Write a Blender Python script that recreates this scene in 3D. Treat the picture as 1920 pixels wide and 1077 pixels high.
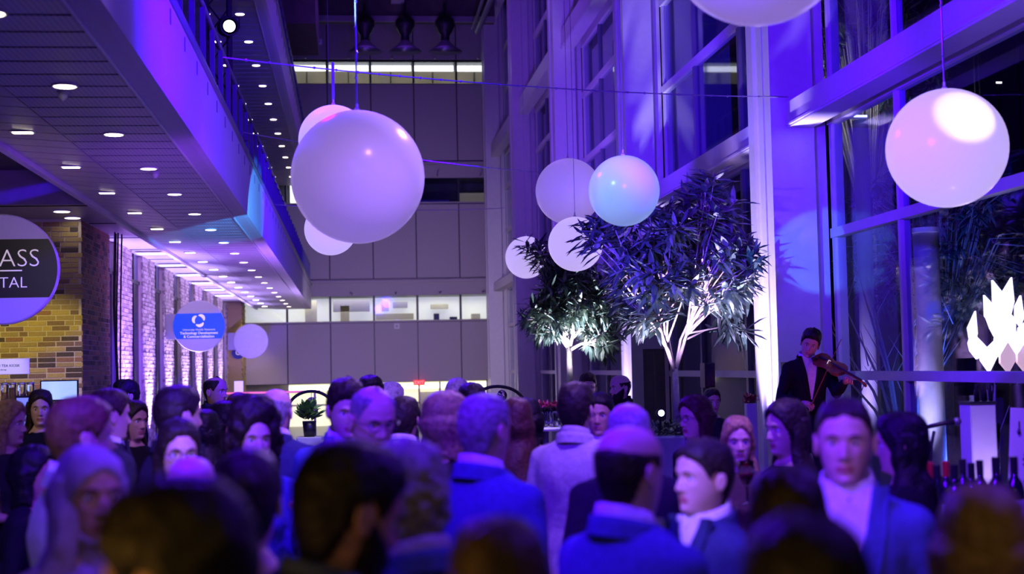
import bpy, math, random
import numpy as np
from mathutils import Matrix, Vector

random.seed(7); rng = np.random.default_rng(7)
PI = math.pi
sc = bpy.context.scene
for o in list(bpy.data.objects): bpy.data.objects.remove(o)

# ------------------------------------------------------------------ camera
F_PX, CX, CY, ROLL, EYE = 2667., 960., 538.5, .015, 1.9
_d = np.array([(662-CX)/F_PX, -(694-CY)/F_PX, -1.]); _d /= np.linalg.norm(_d)
_u = np.array([-math.sin(ROLL), math.cos(ROLL), 0.]); _u -= _d*_u.dot(_d); _u /= np.linalg.norm(_u)
_x = np.cross(_d, _u)
RW = np.stack([_x, _d, _u], 1).T            # camera axes -> world axes
cam = bpy.data.objects.new('camera', bpy.data.cameras.new('camera'))
sc.collection.objects.link(cam); sc.camera = cam
M4 = Matrix([list(RW[0])+[0], list(RW[1])+[0], list(RW[2])+[EYE], [0, 0, 0, 1]])
cam.matrix_world = M4
cam.data.sensor_width = 36; cam.data.lens = 36*F_PX/1920
cam.data.clip_end = 300; cam.data.clip_start = .05
cam.data.dof.use_dof = True; cam.data.dof.focus_distance = 15.5; cam.data.dof.aperture_fstop = 2.0
def at(u, v, Y):
    """world point at depth Y seen at pixel u,v of the 1920x1077 photograph (for measuring the place)"""
    r = RW @ np.array([(u-CX)/F_PX, -(v-CY)/F_PX, -1.])
    t = Y/r[1]
    return Vector((r[0]*t, Y, EYE+r[2]*t))

# ------------------------------------------------------------------ world, exposure
sc.view_settings.view_transform = 'Standard'; sc.view_settings.look = 'None'
sc.view_settings.gamma = 1; sc.view_settings.use_curve_mapping = False
sc.view_settings.exposure = 0.0
w = bpy.data.worlds.new('night'); sc.world = w; w.use_nodes = True
w.node_tree.nodes['Background'].inputs[0].default_value = (.10, .03, .55, 1)
w.node_tree.nodes['Background'].inputs[1].default_value = .012

# ------------------------------------------------------------------ lights
def light(name, kind, loc, color, power, target=None, size=.3, angle=60, blend=.6, label=None, sy=None):
    l = bpy.data.lights.new(name, kind); l.color = color; l.energy = power
    if kind == 'AREA':
        l.size = size
        if sy: l.shape = 'RECTANGLE'; l.size_y = sy
    elif kind == 'SPOT':
        l.spot_size = math.radians(angle); l.spot_blend = blend; l.shadow_soft_size = size
    else: l.shadow_soft_size = size
    o = bpy.data.objects.new(name, l); sc.collection.objects.link(o); o.location = loc
    if target is not None:
        o.rotation_euler = (Vector(target)-Vector(loc)).to_track_quat('-Z', 'Y').to_euler()
    return o
BLUE = (.075, .0, 1.); VIO = (.30, .10, 1.); LAV = (.52, .28, 1.); WVIO = (.66, .45, 1.); WARM = (1., .62, .25)
# overall violet wash from above the hall, plus an added spot on the end wall
light('hall_wash', 'AREA', (1.4, 30, 12.6), (.24, .05, 1.), 330, (1.4, 30, 0), 4, sy=26)
light('hall_wash', 'AREA', (1.6, 8, 9.5), (.14, .01, 1.), 45, (1.4, 9, 0), 3, sy=8)
light('end_wall_wash', 'SPOT', (1.5, 36, 2.6), (.78, .62, .92), 1500, (1.3, 48, 2.2), .8, 95, 1)
# blue stage washes on the crowd
light('blue_wash', 'SPOT', (-.95, 2.6, 4.9), BLUE, 2300, (.9, 6.0, 1.4), .08, 70)
light('blue_wash', 'SPOT', (4.0, 4.5, 5.6), (.12, .02, 1.), 1000, (.6, 5.0, 1.4), .08, 75)
light('violet_wash', 'SPOT', (1.6, 5.2, 6.2), (.45, .20, 1.), 1300, (1.3, 8.2, 1.4), .12, 60)
light('blue_wash', 'SPOT', (-1.0, 13.5, 6.0), BLUE, 2600, (2.6, 8.5, 1.8), .1, 80)
light('violet_wash', 'SPOT', (2.2, 11.5, 5.5), (.42, .22, 1.), 800, (-1.2, 5.8, 1.5), .08, 42)
# blue beams raking along the bridge fascia
light('fascia_wash', 'SPOT', (1.6, 9.0, 5.6), (.05, .0, 1.), 4600, (-1.4, 12.5, 4.4), .15, 100, .9)
light('fascia_wash', 'SPOT', (1.8, 20, 5.4), (.05, .0, 1.), 3600, (-1.4, 26, 4.3), .15, 80, .9)
light('fascia_gobo', 'SPOT', (1.2, 14.2, 2.4), (.06, .34, 1.), 5200, (-1.5, 20.4, 4.12), .02, 13, .2)
light('fascia_gobo', 'SPOT', (3.0, 12.5, 2.9), (.10, .30, 1.), 260, (4.95, 14.6, 3.05), .02, 19, .3)
# soffit wash from below
light('soffit_wash', 'SPOT', (.3, 12, 1.9), (.26, .04, 1.), 420, (-2.2, 15, 4), .3, 80, 1)
light('soffit_wash', 'SPOT', (-1.4, 24, .9), (.34, .12, 1.), 1200, (-2.4, 26, 4), .3, 140, 1)
light('soffit_wash', 'SPOT', (-2.0, 37, .9), (.50, .30, 1.), 700, (-2.4, 37, 4), .3, 140, 1)
# warm light over the tea kiosk and over the people nearest the camera
light('kiosk_light', 'SPOT', (-4.7, 17.6, 3.1), (1., .80, .14), 300, (-4.5, 21, 1.5), .12, 52, .35)
light('sign_fill', 'SPOT', (-2.9, 10.8, 3.5), (1., .88, .92), 38, (-3.5, 14, 2.9), .1, 40, .8)  # these two are added to overpower violet spill on the round signs
light('sign_fill', 'SPOT', (-2.5, 27.5, 2.0), (1., .9, .9), 60, (-3.3, 31, 2.9), .1, 30, .8)
light('kiosk_light', 'SPOT', (-3.9, 14.4, 2.9), (1., .9, .75), 170, (-4.15, 16.9, 1.95), .1, 24, .6)  # added unseen spot that whitens the kiosk name plate
light('side_light', 'SPOT', (-3.2, 6.6, 3.5), (1., .72, .62), 150, (-2.5, 10.6, 1.5), .1, 60, .8)  # added unseen spot that keeps the left-hand women's skin neutral
light('side_light', 'SPOT', (-2.6, 2.4, 2.7), (1., .74, .45), 60, (-1.3, 4.9, 1.4), .1, 42, .8)
# added narrow spots on faces and hair, simulating stage beams
light('face_fill', 'SPOT', (.5, 1.4, 3.3), (.55, .36, 1.), 620, (-.80, 6.1, 1.62), .05, 10, .8)
light('face_fill', 'SPOT', (-.3, 1.0, 3.4), (.30, .10, 1.), 420, (1.40, 3.95, 1.66), .05, 16, .8)
light('face_fill', 'SPOT', (-.7, 2.6, 3.2), (.50, .34, 1.), 330, (1.12, 4.4, 1.55), .05, 15, .8)
light('hair_beam', 'SPOT', (-.9, 3.0, 4.9), (.05, .0, 1.), 1100, (-.72, 6.3, 1.72), .06, 24, .8)
light('face_fill', 'SPOT', (1.9, 1.6, 3.4), (.28, .10, 1.), 160, (-1.08, 3.75, 1.6), .05, 15, .8)
light('warm_house_light', 'SPOT', (.2, -1.5, 3.6), (1., .60, .14), 70, (.8, 2.6, 1.6), .3, 90, 1)
light('warm_side_light', 'SPOT', (-2.6, 1.2, 1.5), (1., .48, .08), 110, (-.5, 1.8, 1.6), .08, 34, 1)
# white and violet uplights at the columns, trees, piers
light('column_uplight', 'SPOT', (4.02, 14.95, .35), (.58, .46, 1.), 4200, (4.46, 15.02, 3.6), .06, 40, 1)
light('column_uplight', 'SPOT', (4.12, 22.9, .35), (.55, .42, 1.), 1500, (4.55, 22.95, 5.2), .06, 50, 1)
light('blue_column_wash', 'SPOT', (2.0, 10.0, 3.6), (.08, .0, 1.), 1300, (5.0, 14.8, 5.2), .1, 75, .8)
light('blue_column_wash', 'SPOT', (2.2, 17.5, 4.2), (.10, .01, 1.), 1400, (5.0, 22.8, 7.5), .1, 85, .8)
light('blue_column_wash', 'SPOT', (2.2, 26, 4.2), (.20, .06, 1.), 1000, (5.0, 31, 7.5), .1, 90, .8)
light('beam_wash', 'SPOT', (1.5, 7.0, 3.6), (.09, .0, 1.), 1000, (4.9, 10.5, 4.6), .1, 70, .8)
light('tree_blue', 'SPOT', (1.2, 11.5, 2.6), (.08, .03, 1.), 1500, (3.2, 14.2, 3.2), .08, 34, .8)
light('tree_uplight', 'SPOT', (4.25, 13.7, .9), WVIO, 1500, (3.75, 14.3, 3.2), .04, 30, .8)
light('tree_uplight', 'SPOT', (2.75, 13.2, 1.3), WVIO, 1500, (3.35, 14.3, 3.0), .06, 52, 1)
light('tree_uplight', 'SPOT', (4.2, 13.3, 1.3), WVIO, 1800, (3.7, 14.2, 2.9), .04, 26, .8)
light('tree_uplight', 'SPOT', (3.1, 20.8, .95), (.8, .70, 1.), 3000, (3.5, 22, 3.0), .06, 48, 1)
light('globe_beam', 'SPOT', (4.3, 3.6, 5.2), (.8, .7, 1.), 1500, (3.98, 8.95, 3.42), .02, 4.6, .35)
light('globe_beam', 'SPOT', (-.9, 8.6, 4.9), (.22, .45, 1.), 500, (2.2, 11.8, 3.3), .03, 12, .6)
light('violinist_light', 'SPOT', (4.4, 10.9, 1.2), (1., .12, .30), 18, (3.95, 12.3, 2.0), .05, 50, 1)

# ------------------------------------------------------------------ materials
MATS = {}
def mat(name, color, rough=.6, metal=0, emit=None, estr=0, noise=None, bump=0, scale=20, spec=.5, trans=0, sss=0, coord='Object'):
    if name in MATS: return MATS[name]
    m = bpy.data.materials.new(name); m.use_nodes = True; nt = m.node_tree; b = nt.nodes['Principled BSDF']
    b.inputs['Base Color'].default_value = (*color, 1); b.inputs['Roughness'].default_value = rough
    b.inputs['Metallic'].default_value = metal; b.inputs['Specular IOR Level'].default_value = spec
    b.inputs['Transmission Weight'].default_value = trans
    if emit: b.inputs['Emission Color'].default_value = (*emit, 1); b.inputs['Emission Strength'].default_value = estr
    if noise is not None or bump:
        tc = nt.nodes.new('ShaderNodeTexCoord'); n = nt.nodes.new('ShaderNodeTexNoise')
        n.inputs['Scale'].default_value = scale; n.inputs['Detail'].default_value = 4
        nt.links.new(tc.outputs[coord], n.inputs['Vector'])
        if noise is not None:
            r = nt.nodes.new('ShaderNodeValToRGB'); r.color_ramp.elements[0].position = .32; r.color_ramp.elements[1].position = .68
            r.color_ramp.elements[0].color = (*color, 1); r.color_ramp.elements[1].color = (*noise, 1)
            nt.links.new(n.outputs['Fac'], r.inputs['Fac']); nt.links.new(r.outputs['Color'], b.inputs['Base Color'])
        if bump:
            bp = nt.nodes.new('ShaderNodeBump'); bp.inputs['Strength'].default_value = bump; bp.inputs['Distance'].default_value = .01
            nt.links.new(n.outputs['Fac'], bp.inputs['Height']); nt.links.new(bp.outputs['Normal'], b.inputs['Normal'])
    MATS[name] = m; return m
def perforated():
    m = mat('perforated_metal', (.55, .54, .56), .42, .35)
    nt = m.node_tree; b = nt.nodes['Principled BSDF']
    tc = nt.nodes.new('ShaderNodeTexCoord'); v = nt.nodes.new('ShaderNodeTexVoronoi'); v.inputs['Scale'].default_value = 28
    v.inputs['Randomness'].default_value = 0
    r = nt.nodes.new('ShaderNodeValToRGB'); r.color_ramp.elements[0].position = .22; r.color_ramp.elements[1].position = .3
    r.color_ramp.elements[0].color = (.26, .26, .28, 1); r.color_ramp.elements[1].color = (.5, .49, .52, 1)
    nt.links.new(tc.outputs['Object'], v.inputs['Vector']); nt.links.new(v.outputs['Distance'], r.inputs['Fac'])
    nt.links.new(r.outputs['Color'], b.inputs['Base Color'])
    return m
M_perf = perforated()
M_soff = mat('soffit_metal', (.42, .41, .44), .4, .3, noise=(.48, .47, .5), scale=6)
M_white = mat('painted_steel', (.62, .61, .64), .45, 0, noise=(.58, .57, .6), scale=9, bump=.05)
M_fasc = mat('fascia_paint', (.66, .65, .68), .5)
M_panel = mat('end_wall_panel', (.34, .30, .33), .6, 0, noise=(.38, .34, .37), scale=40)
M_dark = mat('dark_metal', (.03, .03, .035), .4, .3, noise=(.02, .02, .025), scale=8)
M_rail = mat('rail_metal', (.22, .22, .26), .35, .6)
M_ceil = mat('roof_paint', (.10, .085, .08), .8, noise=(.13, .11, .10), scale=5)
M_floor = mat('floor_stone', (.25, .24, .25), .35, noise=(.3, .29, .3), scale=3)
M_glow = mat('lamp_glow', (1, .95, .85), .5, emit=(1, .86, .66), estr=7)
M_tube = mat('window_light', (1, 1, .9), .5, emit=(1, .97, .62), estr=3.2)
M_room = mat('lit_room_wall', (.75, .68, .42), .7, noise=(.6, .55, .36), scale=3)
M_brickdark = mat('mortar', (.62, .56, .42), .9, noise=(.5, .45, .34), scale=60)
M_black = mat('black_plastic', (.012, .012, .014), .45, noise=(.018, .018, .02), scale=12)
M_signw = mat('sign_white', (.62, .60, .62), .35, noise=(.66, .64, .66), scale=2)
M_signk = mat('sign_black', (.01, .01, .012), .4)
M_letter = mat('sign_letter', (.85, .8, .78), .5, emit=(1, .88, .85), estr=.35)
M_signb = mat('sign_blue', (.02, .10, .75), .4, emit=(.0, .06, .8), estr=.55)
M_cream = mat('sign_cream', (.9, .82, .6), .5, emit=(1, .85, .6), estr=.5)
M_wood = mat('dark_wood', (.05, .03, .02), .5, noise=(.08, .05, .03), scale=14)
M_stage = mat('stage_black', (.02, .02, .022), .6, noise=(.03, .03, .03), scale=9)

# ------------------------------------------------------------------ mesh helpers
class MB:
    def __init__(s): s.v = []; s.f = []; s.m = []
    def add(s, v, f, mi=0):
        b = len(s.v); s.v += [tuple(map(float, p)) for p in v]; s.f += [tuple(i+b for i in q) for q in f]; s.m += [mi]*len(f); return s
    def box(s, x0, x1, y0, y1, z0, z1, mi=0):
        return s.add([(x0,y0,z0),(x1,y0,z0),(x1,y1,z0),(x0,y1,z0),(x0,y0,z1),(x1,y0,z1),(x1,y1,z1),(x0,y1,z1)],
              [(0,3,2,1),(4,5,6,7),(0,1,5,4),(1,2,6,5),(2,3,7,6),(3,0,4,7)], mi)
    def bbox(s, x0, x1, y0, y1, z0, z1, c=.01, mi=0):
        """box with chamfered edges along its longest faces (front-facing XZ rectangle)"""
        v = []; f = []
        for y, e in ((y0, c), (y0+c, 0), (y1-c, 0), (y1, c)):
            v += [(x0+e, y, z0+e), (x1-e, y, z0+e), (x1-e, y, z1-e), (x0+e, y, z1-e)]
        for k in range(3):
            for i in range(4):
                a = 4*k+i; b = 4*k+(i+1) % 4; f.append((a, b, b+4, a+4))
        f += [(3, 2, 1, 0), (12, 13, 14, 15)]
        return s.add(v, f, mi)
    def tube(s, pts, r, n=8, mi=0, cap=True):
        pts = [Vector(p) for p in pts]; rs = r if hasattr(r, '__len__') else [r]*len(pts)
        v = []; f = []; prev = None
        for i, p in enumerate(pts):
            t = (pts[min(i+1, len(pts)-1)]-pts[max(i-1, 0)]).normalized()
            if prev is None: a = t.orthogonal().normalized()
            else: a = (prev-t*prev.dot(t)).normalized()
            prev = a; b = t.cross(a)
            for k in range(n):
                th = 2*PI*k/n; v.append(p+(a*math.cos(th)+b*math.sin(th))*rs[i])
        for i in range(len(pts)-1):
            for k in range(n):
                f.append((i*n+k, i*n+(k+1) % n, (i+1)*n+(k+1) % n, (i+1)*n+k))
        if cap: f += [tuple(range(n))[::-1], tuple((len(pts)-1)*n+k for k in range(n))]
        return s.add(v, f, mi)
    def lathe(s, prof, n=24, c=(0, 0, 0), mi=0, axis='Z'):
        v = []; f = []
        for (r, z) in prof:
            for k in range(n):
                th = 2*PI*k/n
                if axis == 'Z': v.append((c[0]+r*math.cos(th), c[1]+r*math.sin(th), c[2]+z))
                else: v.append((c[0]+r*math.cos(th), c[1]+z, c[2]+r*math.sin(th)))
        for i in range(len(prof)-1):
            for k in range(n):
                q = (i*n+k, i*n+(k+1) % n, (i+1)*n+(k+1) % n, (i+1)*n+k); f.append(q if axis == 'Z' else q[::-1])
        f += [tuple(range(n))[::-1], tuple((len(prof)-1)*n+k for k in range(n))]
        return s.add(v, f, mi)
    def ball(s, c, r, nu=16, nv=10, mi=0):
        rr = r if hasattr(r, '__len__') else (r, r, r)
        v = [(c[0], c[1], c[2]-rr[2])]; f = []
        for j in range(1, nv):
            ph = -PI/2+PI*j/nv
            for i in range(nu):
                th = 2*PI*i/nu; v.append((c[0]+rr[0]*math.cos(ph)*math.cos(th), c[1]+rr[1]*math.cos(ph)*math.sin(th), c[2]+rr[2]*math.sin(ph)))
        v.append((c[0], c[1], c[2]+rr[2])); L = len(v)-1
        for i in range(nu):
            f.append((0, 1+(i+1) % nu, 1+i)); f.append((L, 1+(nv-2)*nu+i, 1+(nv-2)*nu+(i+1) % nu))
        for j in range(nv-2):
            for i in range(nu):
                a = 1+j*nu+i; b = 1+j*nu+(i+1) % nu; f.append((a, b, b+nu, a+nu))
        return s.add(v, f, mi)
    def mesh(s, name, mats, smooth=False):
        me = bpy.data.meshes.new(name); me.from_pydata(s.v, [], s.f)
        for m in (mats if isinstance(mats, (list, tuple)) else [mats]): me.materials.append(m)
        me.polygons.foreach_set('material_index', s.m)
        if smooth: me.polygons.foreach_set('use_smooth', [True]*len(s.f))
        me.update(); return me
    def obj(s, name, mats, parent=None, loc=(0, 0, 0), smooth=False, **kw):
        return link(name, s.mesh(name, mats, smooth), parent, loc, **kw)
def link(name, data, parent=None, loc=(0, 0, 0), rot=None, label=None, cat=None, group=None, kind=None):
    o = bpy.data.objects.new(name, data); sc.collection.objects.link(o); o.location = loc
    if rot: o.rotation_euler = rot
    if parent: o.parent = parent
    return tag(o, label, cat, group, kind)
def tag(o, label=None, cat=None, group=None, kind=None):
    if label: o['label'] = label
    if cat: o['category'] = cat
    if group: o['group'] = group
    if kind: o['kind'] = kind
    return o
def thing(name, loc, label, cat, group=None, rz=0):
    return link(name, None, None, loc, (0, 0, rz), label, cat, group)
def struct(name, mb, m, parent=None, **kw):
    return mb.obj(name, m, parent, kind=None if parent else 'structure', **kw)

# ================================================================== THE SETTING
struct('floor', MB().box(-9, 9, -3, 50, -.1, 0), M_floor)
# ground outside
struct('ground', MB().box(9, 60, -20, 90, -.12, -.02), mat('night_paving', (.05, .05, .055), .7, noise=(.07, .07, .07), scale=2))

# ---- end wall (Y = 48): panels, window strips
wb = struct('wall_back', MB().box(-4.4, 5.6, 49.6, 49.8, 0, 14.2), M_panel)
XJ = [-4.4, -3.62, -2.16, -.73, .73, 2.19, 3.65, 5.1]
rows = [(.25+1.22, 3.46), (4.96, 7.46), (8.95, 11.56), (12.42, 13.9)]
for (z0, z1) in rows:
    for i in range(len(XJ)-1):
        MB().bbox(XJ[i]+.015, XJ[i+1]-.015, 48, 48.06, z0, z1, .01).obj('panel', M_panel, wb)
for (z0, z1) in rows:
    MB().box(-4.4, 5.1, 48.07, 48.2, z0-.02, z1+.02).obj('backing_board', M_dark, wb)
# ledges over the window strips
for z0, z1 in ((4.38, 4.94), (8.36, 8.93)):
    b = MB().box(-4.4, 5.1, 48.03, 48.2, z0, z1)
    b.box(-4.4, 5.1, 47.9, 48.1, z1-.12, z1-.04)
    b.obj('ledge_panel', M_panel, wb)
M_glass = bpy.data.materials.new('window_glass'); M_glass.use_nodes = True
_nt = M_glass.node_tree; _nt.nodes.clear()
_o = _nt.nodes.new('ShaderNodeOutputMaterial'); _t = _nt.nodes.new('ShaderNodeBsdfTransparent'); _g = _nt.nodes.new('ShaderNodeBsdfGlossy')
_t.inputs[0].default_value = (.74, .77, .97, 1); _g.inputs['Roughness'].default_value = .03
_f = _nt.nodes.new('ShaderNodeFresnel'); _f.inputs[0].default_value = 1.5; _m = _nt.nodes.new('ShaderNodeMixShader')
_ge = _nt.nodes.new('ShaderNodeNewGeometry'); _mx = _nt.nodes.new('ShaderNodeMix')   # same IOR seen from either face of the thin pane
_mx.inputs['A'].default_value = 1.5; _mx.inputs['B'].default_value = 1/1.5; _nt.links.new(_ge.outputs['Backfacing'], _mx.inputs['Factor']); _nt.links.new(_mx.outputs[0], _f.inputs[0])
_nt.links.new(_f.outputs[0], _m.inputs[0]); _nt.links.new(_t.outputs[0], _m.inputs[1]); _nt.links.new(_g.outputs[0], _m.inputs[2]); _nt.links.new(_m.outputs[0], _o.inputs[0])
M_officeB = mat('office_bright', (.85, .85, .62), .6, emit=(1, .97, .62), estr=.75)
M_officeD = mat('office_dim', (.05, .045, .06), .7)
def strip(n, z0, z1, wallm, tube, items):
    w_ = struct('window_%d' % n, MB().box(-4.4, 5.1, 49.4, 49.5, z0-.1, z1+.2), wallm)
    MB().box(-4.4, 5.1, 48.1, 49.4, z0-.06, z0).obj('sill_board', M_panel, w_)
    MB().box(-4.4, 5.1, 48.1, 49.4, z1, z1+.04).obj('head_board', M_dark, w_)
    for x in XJ[1:]:
        MB().box(x-.035, x+.035, 47.97, 48.12, z0, z1).obj('mullion', M_dark, w_)
    for a, b in zip(XJ[:-1], XJ[1:]):
        MB().box(a+.035, b-.035, 48.05, 48.06, z0, z1).obj('pane', M_glass, w_)
        if tube and a > -4: MB().box(a+.05, b-.05, 48.5, 48.62, z1-.2, z1-.02).obj('strip_light', M_tube, w_)
    for (x0, x1, zz0, zz1, m) in items:
        MB().box(x0, x1, 49.0, 49.3, zz0, zz1).obj('furniture', m, w_)
    for x in XJ[1:-1]:
        MB().tube([(x+.73, 47.85, z1+.08), (x+.73, 47.6, z1+.06)], .02).ball((x+.73, 47.58, z1+.05), .035).obj('bracket', M_rail, w_)
    return w_
M_beige = mat('beige_blind_lit', (.50, .44, .26), .7, noise=(.38, .33, .2), scale=1.4, emit=(.9, .75, .35), estr=.16)  # slight emission stands in for tube light falling on the blinds
strip(1, 11.62, 12.34, M_beige, True, [(x+.7, x+.74, 11.62, 12.2, M_dark) for x in XJ[1:-1]])
strip(2, 7.55, 8.34, M_officeD, False, [(3.75, 4.9, 7.55, 7.95, M_beige), (2.3, 3.4, 7.55, 7.72, M_rail), (-2.05, -1.8, 7.6, 8.25, M_tube)])
strip(3, 3.54, 4.37, M_officeB, False, [(-.65, .6, 3.9, 4.3, M_panel), (.8, 2.1, 3.6, 3.8, M_beige), (1.0, 1.25, 3.9, 4.3, M_beige), (1.4, 1.9, 4.0, 4.2, M_panel),
      (2.8, 2.98, 3.55, 3.78, M_dark), (3.35, 3.6, 3.55, 3.66, M_dark), (2.7, 3.3, 3.95, 4.1, M_room), (4.1, 4.4, 3.55, 3.75, M_room), (-.4, -.1, 3.54, 4.1, M_beige), (-1.6, -1.2, 3.54, 4.3, M_room)])
light('office_light', 'AREA', (1, 48.8, 4.3), (1, .95, .62), 60, (1, 48.8, 3), 8, sy=.4)
w4 = struct('window_4', MB().box(-2.2, 4.6, 49.4, 49.5, 0, 1.6), M_officeB)
MB().box(-2.2, 4.6, 48.3, 48.4, 1.22, 1.4).obj('strip_light', M_tube, w4)
for x in (-2.16, -.7, .75, 2.2, 2.9, 3.6, 4.5): MB().box(x-.03, x+.03, 48.0, 48.1, 0, 1.44).obj('mullion', M_panel, w4)
MB().box(-2.2, 4.6, 48.0, 48.08, .72, .78).obj('transom', M_room, w4)
MB().box(2.25, 3.5, 48.7, 48.8, .0, 1.1).obj('door_leaf', M_panel, w4)
# exit sign and camera on the end wall
e = thing('exit_sign', at(786, 718, 47.8), 'small glowing red exit sign mounted at a panel joint low on the end wall', 'sign')
MB().bbox(-.19, .19, 0, .2, -.09, .09, .015).obj('case', mat('exit_red', (.7, .03, .03), .5, emit=(1, .04, .03), estr=.9), e)
def text(body, size, m, parent, loc, rot=(PI/2, 0, 0), align='CENTER', ext=.002, name='lettering', shear=0, offset=0):
    c = bpy.data.curves.new(name, 'FONT'); c.body = body; c.size = size; c.align_x = align; c.align_y = 'CENTER'; c.extrude = ext
    c.materials.append(m); c.resolution_u = 3; c.shear = shear; c.offset = offset
    o = link(name, c, parent, loc, rot); bpy.context.view_layer.update()
    me = bpy.data.meshes.new_from_object(o.evaluated_get(bpy.context.evaluated_depsgraph_get()))
    bpy.data.objects.remove(o); me.materials.clear(); me.materials.append(m)
    return link(name, me, parent, loc, rot)
text('EXIT', .16, mat('exit_white', (.9, .5, .5), .5, emit=(1, .4, .4), estr=.8), e, (0, -.005, 0))
for (u, v, Y, zz, lb) in ((598, 78, 44, 0, 'small pale square box on the dark wall under the roof slab'), (744, 612, 47.9, 0, 'small square wall plate just under the bright third window strip')):
    k = thing('wall_plate', at(u, v, Y), lb, 'wall plate')
    MB().bbox(-.09, .09, 0, .05, -.09, .09, .01).obj('cover', M_white, k)
    MB().box(-.04, .04, -.01, 0, -.04, .04).obj('lens', M_panel, k)

# ---- right side: columns, beams, glazing
COLY = [15.45, 23.4, 31.3, 39.3, 47.2]     # far edge of each column
def column(yf):
    b = MB(); yn = yf-.86
    b.box(4.49, 4.92, yn, yf, 0, 14.2)
    # raised flanges and recessed web on the face towards the hall
    b.box(4.45, 4.49, yn, yn+.22, 0, 14.2); b.box(4.45, 4.49, yf-.22, yf, 0, 14.2); b.box(4.47, 4.49, yn+.34, yf-.34, 0, 14.2)
    o = struct('column', b, M_white)
    c = MB().box(4.92, 5.08, yn+.1, yf-.05, 0, 14.2); c.obj('side_plate', M_white, o)
    return o
for y in COLY+[7.5, -.5]: column(y)
BE = [(4.37, 4.64), (8.80, 9.22), (13.4, 13.8)]
for i, yf in enumerate([7.5]+COLY):
    y1 = (yf-.86) if i else 7.5-.86
    y0 = ([-.5, 7.5]+COLY)[i]
    for (z0, z1) in BE:
        b = MB().box(4.62, 4.90, y0-.2 if i else y0, y1+.05, z0, z1)
        b.box(4.605, 4.62, y0, y1, z0+.02, z0+.04)
        struct('beam', b, M_white)
TR = [(1.69, 1.78), (3.19, 3.29), (6.28, 6.40), (7.72, 7.84), (10.9, 11.02), (12.3, 12.4)]
ys = [-.5, 7.5]+COLY
M_fin = mat('fin_paint', (.13, .13, .20), .4)
for i in range(len(ys)-1):
    y0 = ys[i]; y1 = ys[i+1]-.86; n = i+5
    wdw = struct('window_%d' % n, MB().box(5.08, 5.2, y0, y0+.08, 0, 14.2).box(5.08, 5.2, y1-.08, y1, 0, 14.2), M_white)
    for (z0, z1) in TR+[(4.40, 4.62), (8.84, 9.18), (-.0, .12)]:
        MB().box(5.06, 5.17, y0, y1, z0, z1).obj('transom', M_white, wdw)
    L = y1-y0
    fr = (.36, .70) if i != 1 else (.265, .80)
    cells = [y0]
    for fq in fr:
        yy = y0+L*fq if i != 1 else y1-L*fq
        cells.append(yy)
        if i == 1:
            MB().box(5.07, 5.17, yy-.03, yy+.03, 0, 14.2).obj('mullion', M_white, wdw)
        else:
            MB().box(5.07, 5.62, yy-.05, yy+.05, 0, 14.2).obj('fin', M_fin, wdw)
    if i != 1: MB().box(5.2, 5.6, y1-.2, y1-.1, 0, 14.2).obj('fin', M_fin, wdw)
    cells = sorted(cells)+[y1]
    zc = [0, 1.73, 3.24, 4.5, 6.34, 7.78, 9.0, 10.96, 12.35, 14.2]
    for a, b_ in zip(cells[:-1], cells[1:]):
        for c, d in zip(zc[:-1], zc[1:]):
            MB().box(5.11, 5.118, a+.03, b_-.03, c+.04, d-.04).obj('pane', M_glass, wdw)
# ---- roof
rf = struct('ceiling', MB().box(-9, 6, -3, 50, 14.2, 14.5), M_ceil)
MB().box(-4.5, 4.6, 44.0, 44.4, 12.75, 13.6).obj('roof_beam', M_ceil, rf)
MB().box(-4.5, 4.6, 43.9, 44.0, 12.72, 12.9).obj('roof_beam', M_panel, rf)
MB().box(1.35, 1.75, 20, 44, 13.3, 13.9).obj('roof_beam', M_white, rf)
MB().box(-3.2, -.85, 37.6, 41.5, 11.1, 14.2).obj('roof_duct', M_ceil, rf)
MB().tube([(4.0, 43.5, 12.3), (4.4, 30, 12.9)], .09).tube([(3.85, 43.5, 12.4), (4.1, 30, 13.1)], .05).obj('pipe', M_rail, rf)

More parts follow.
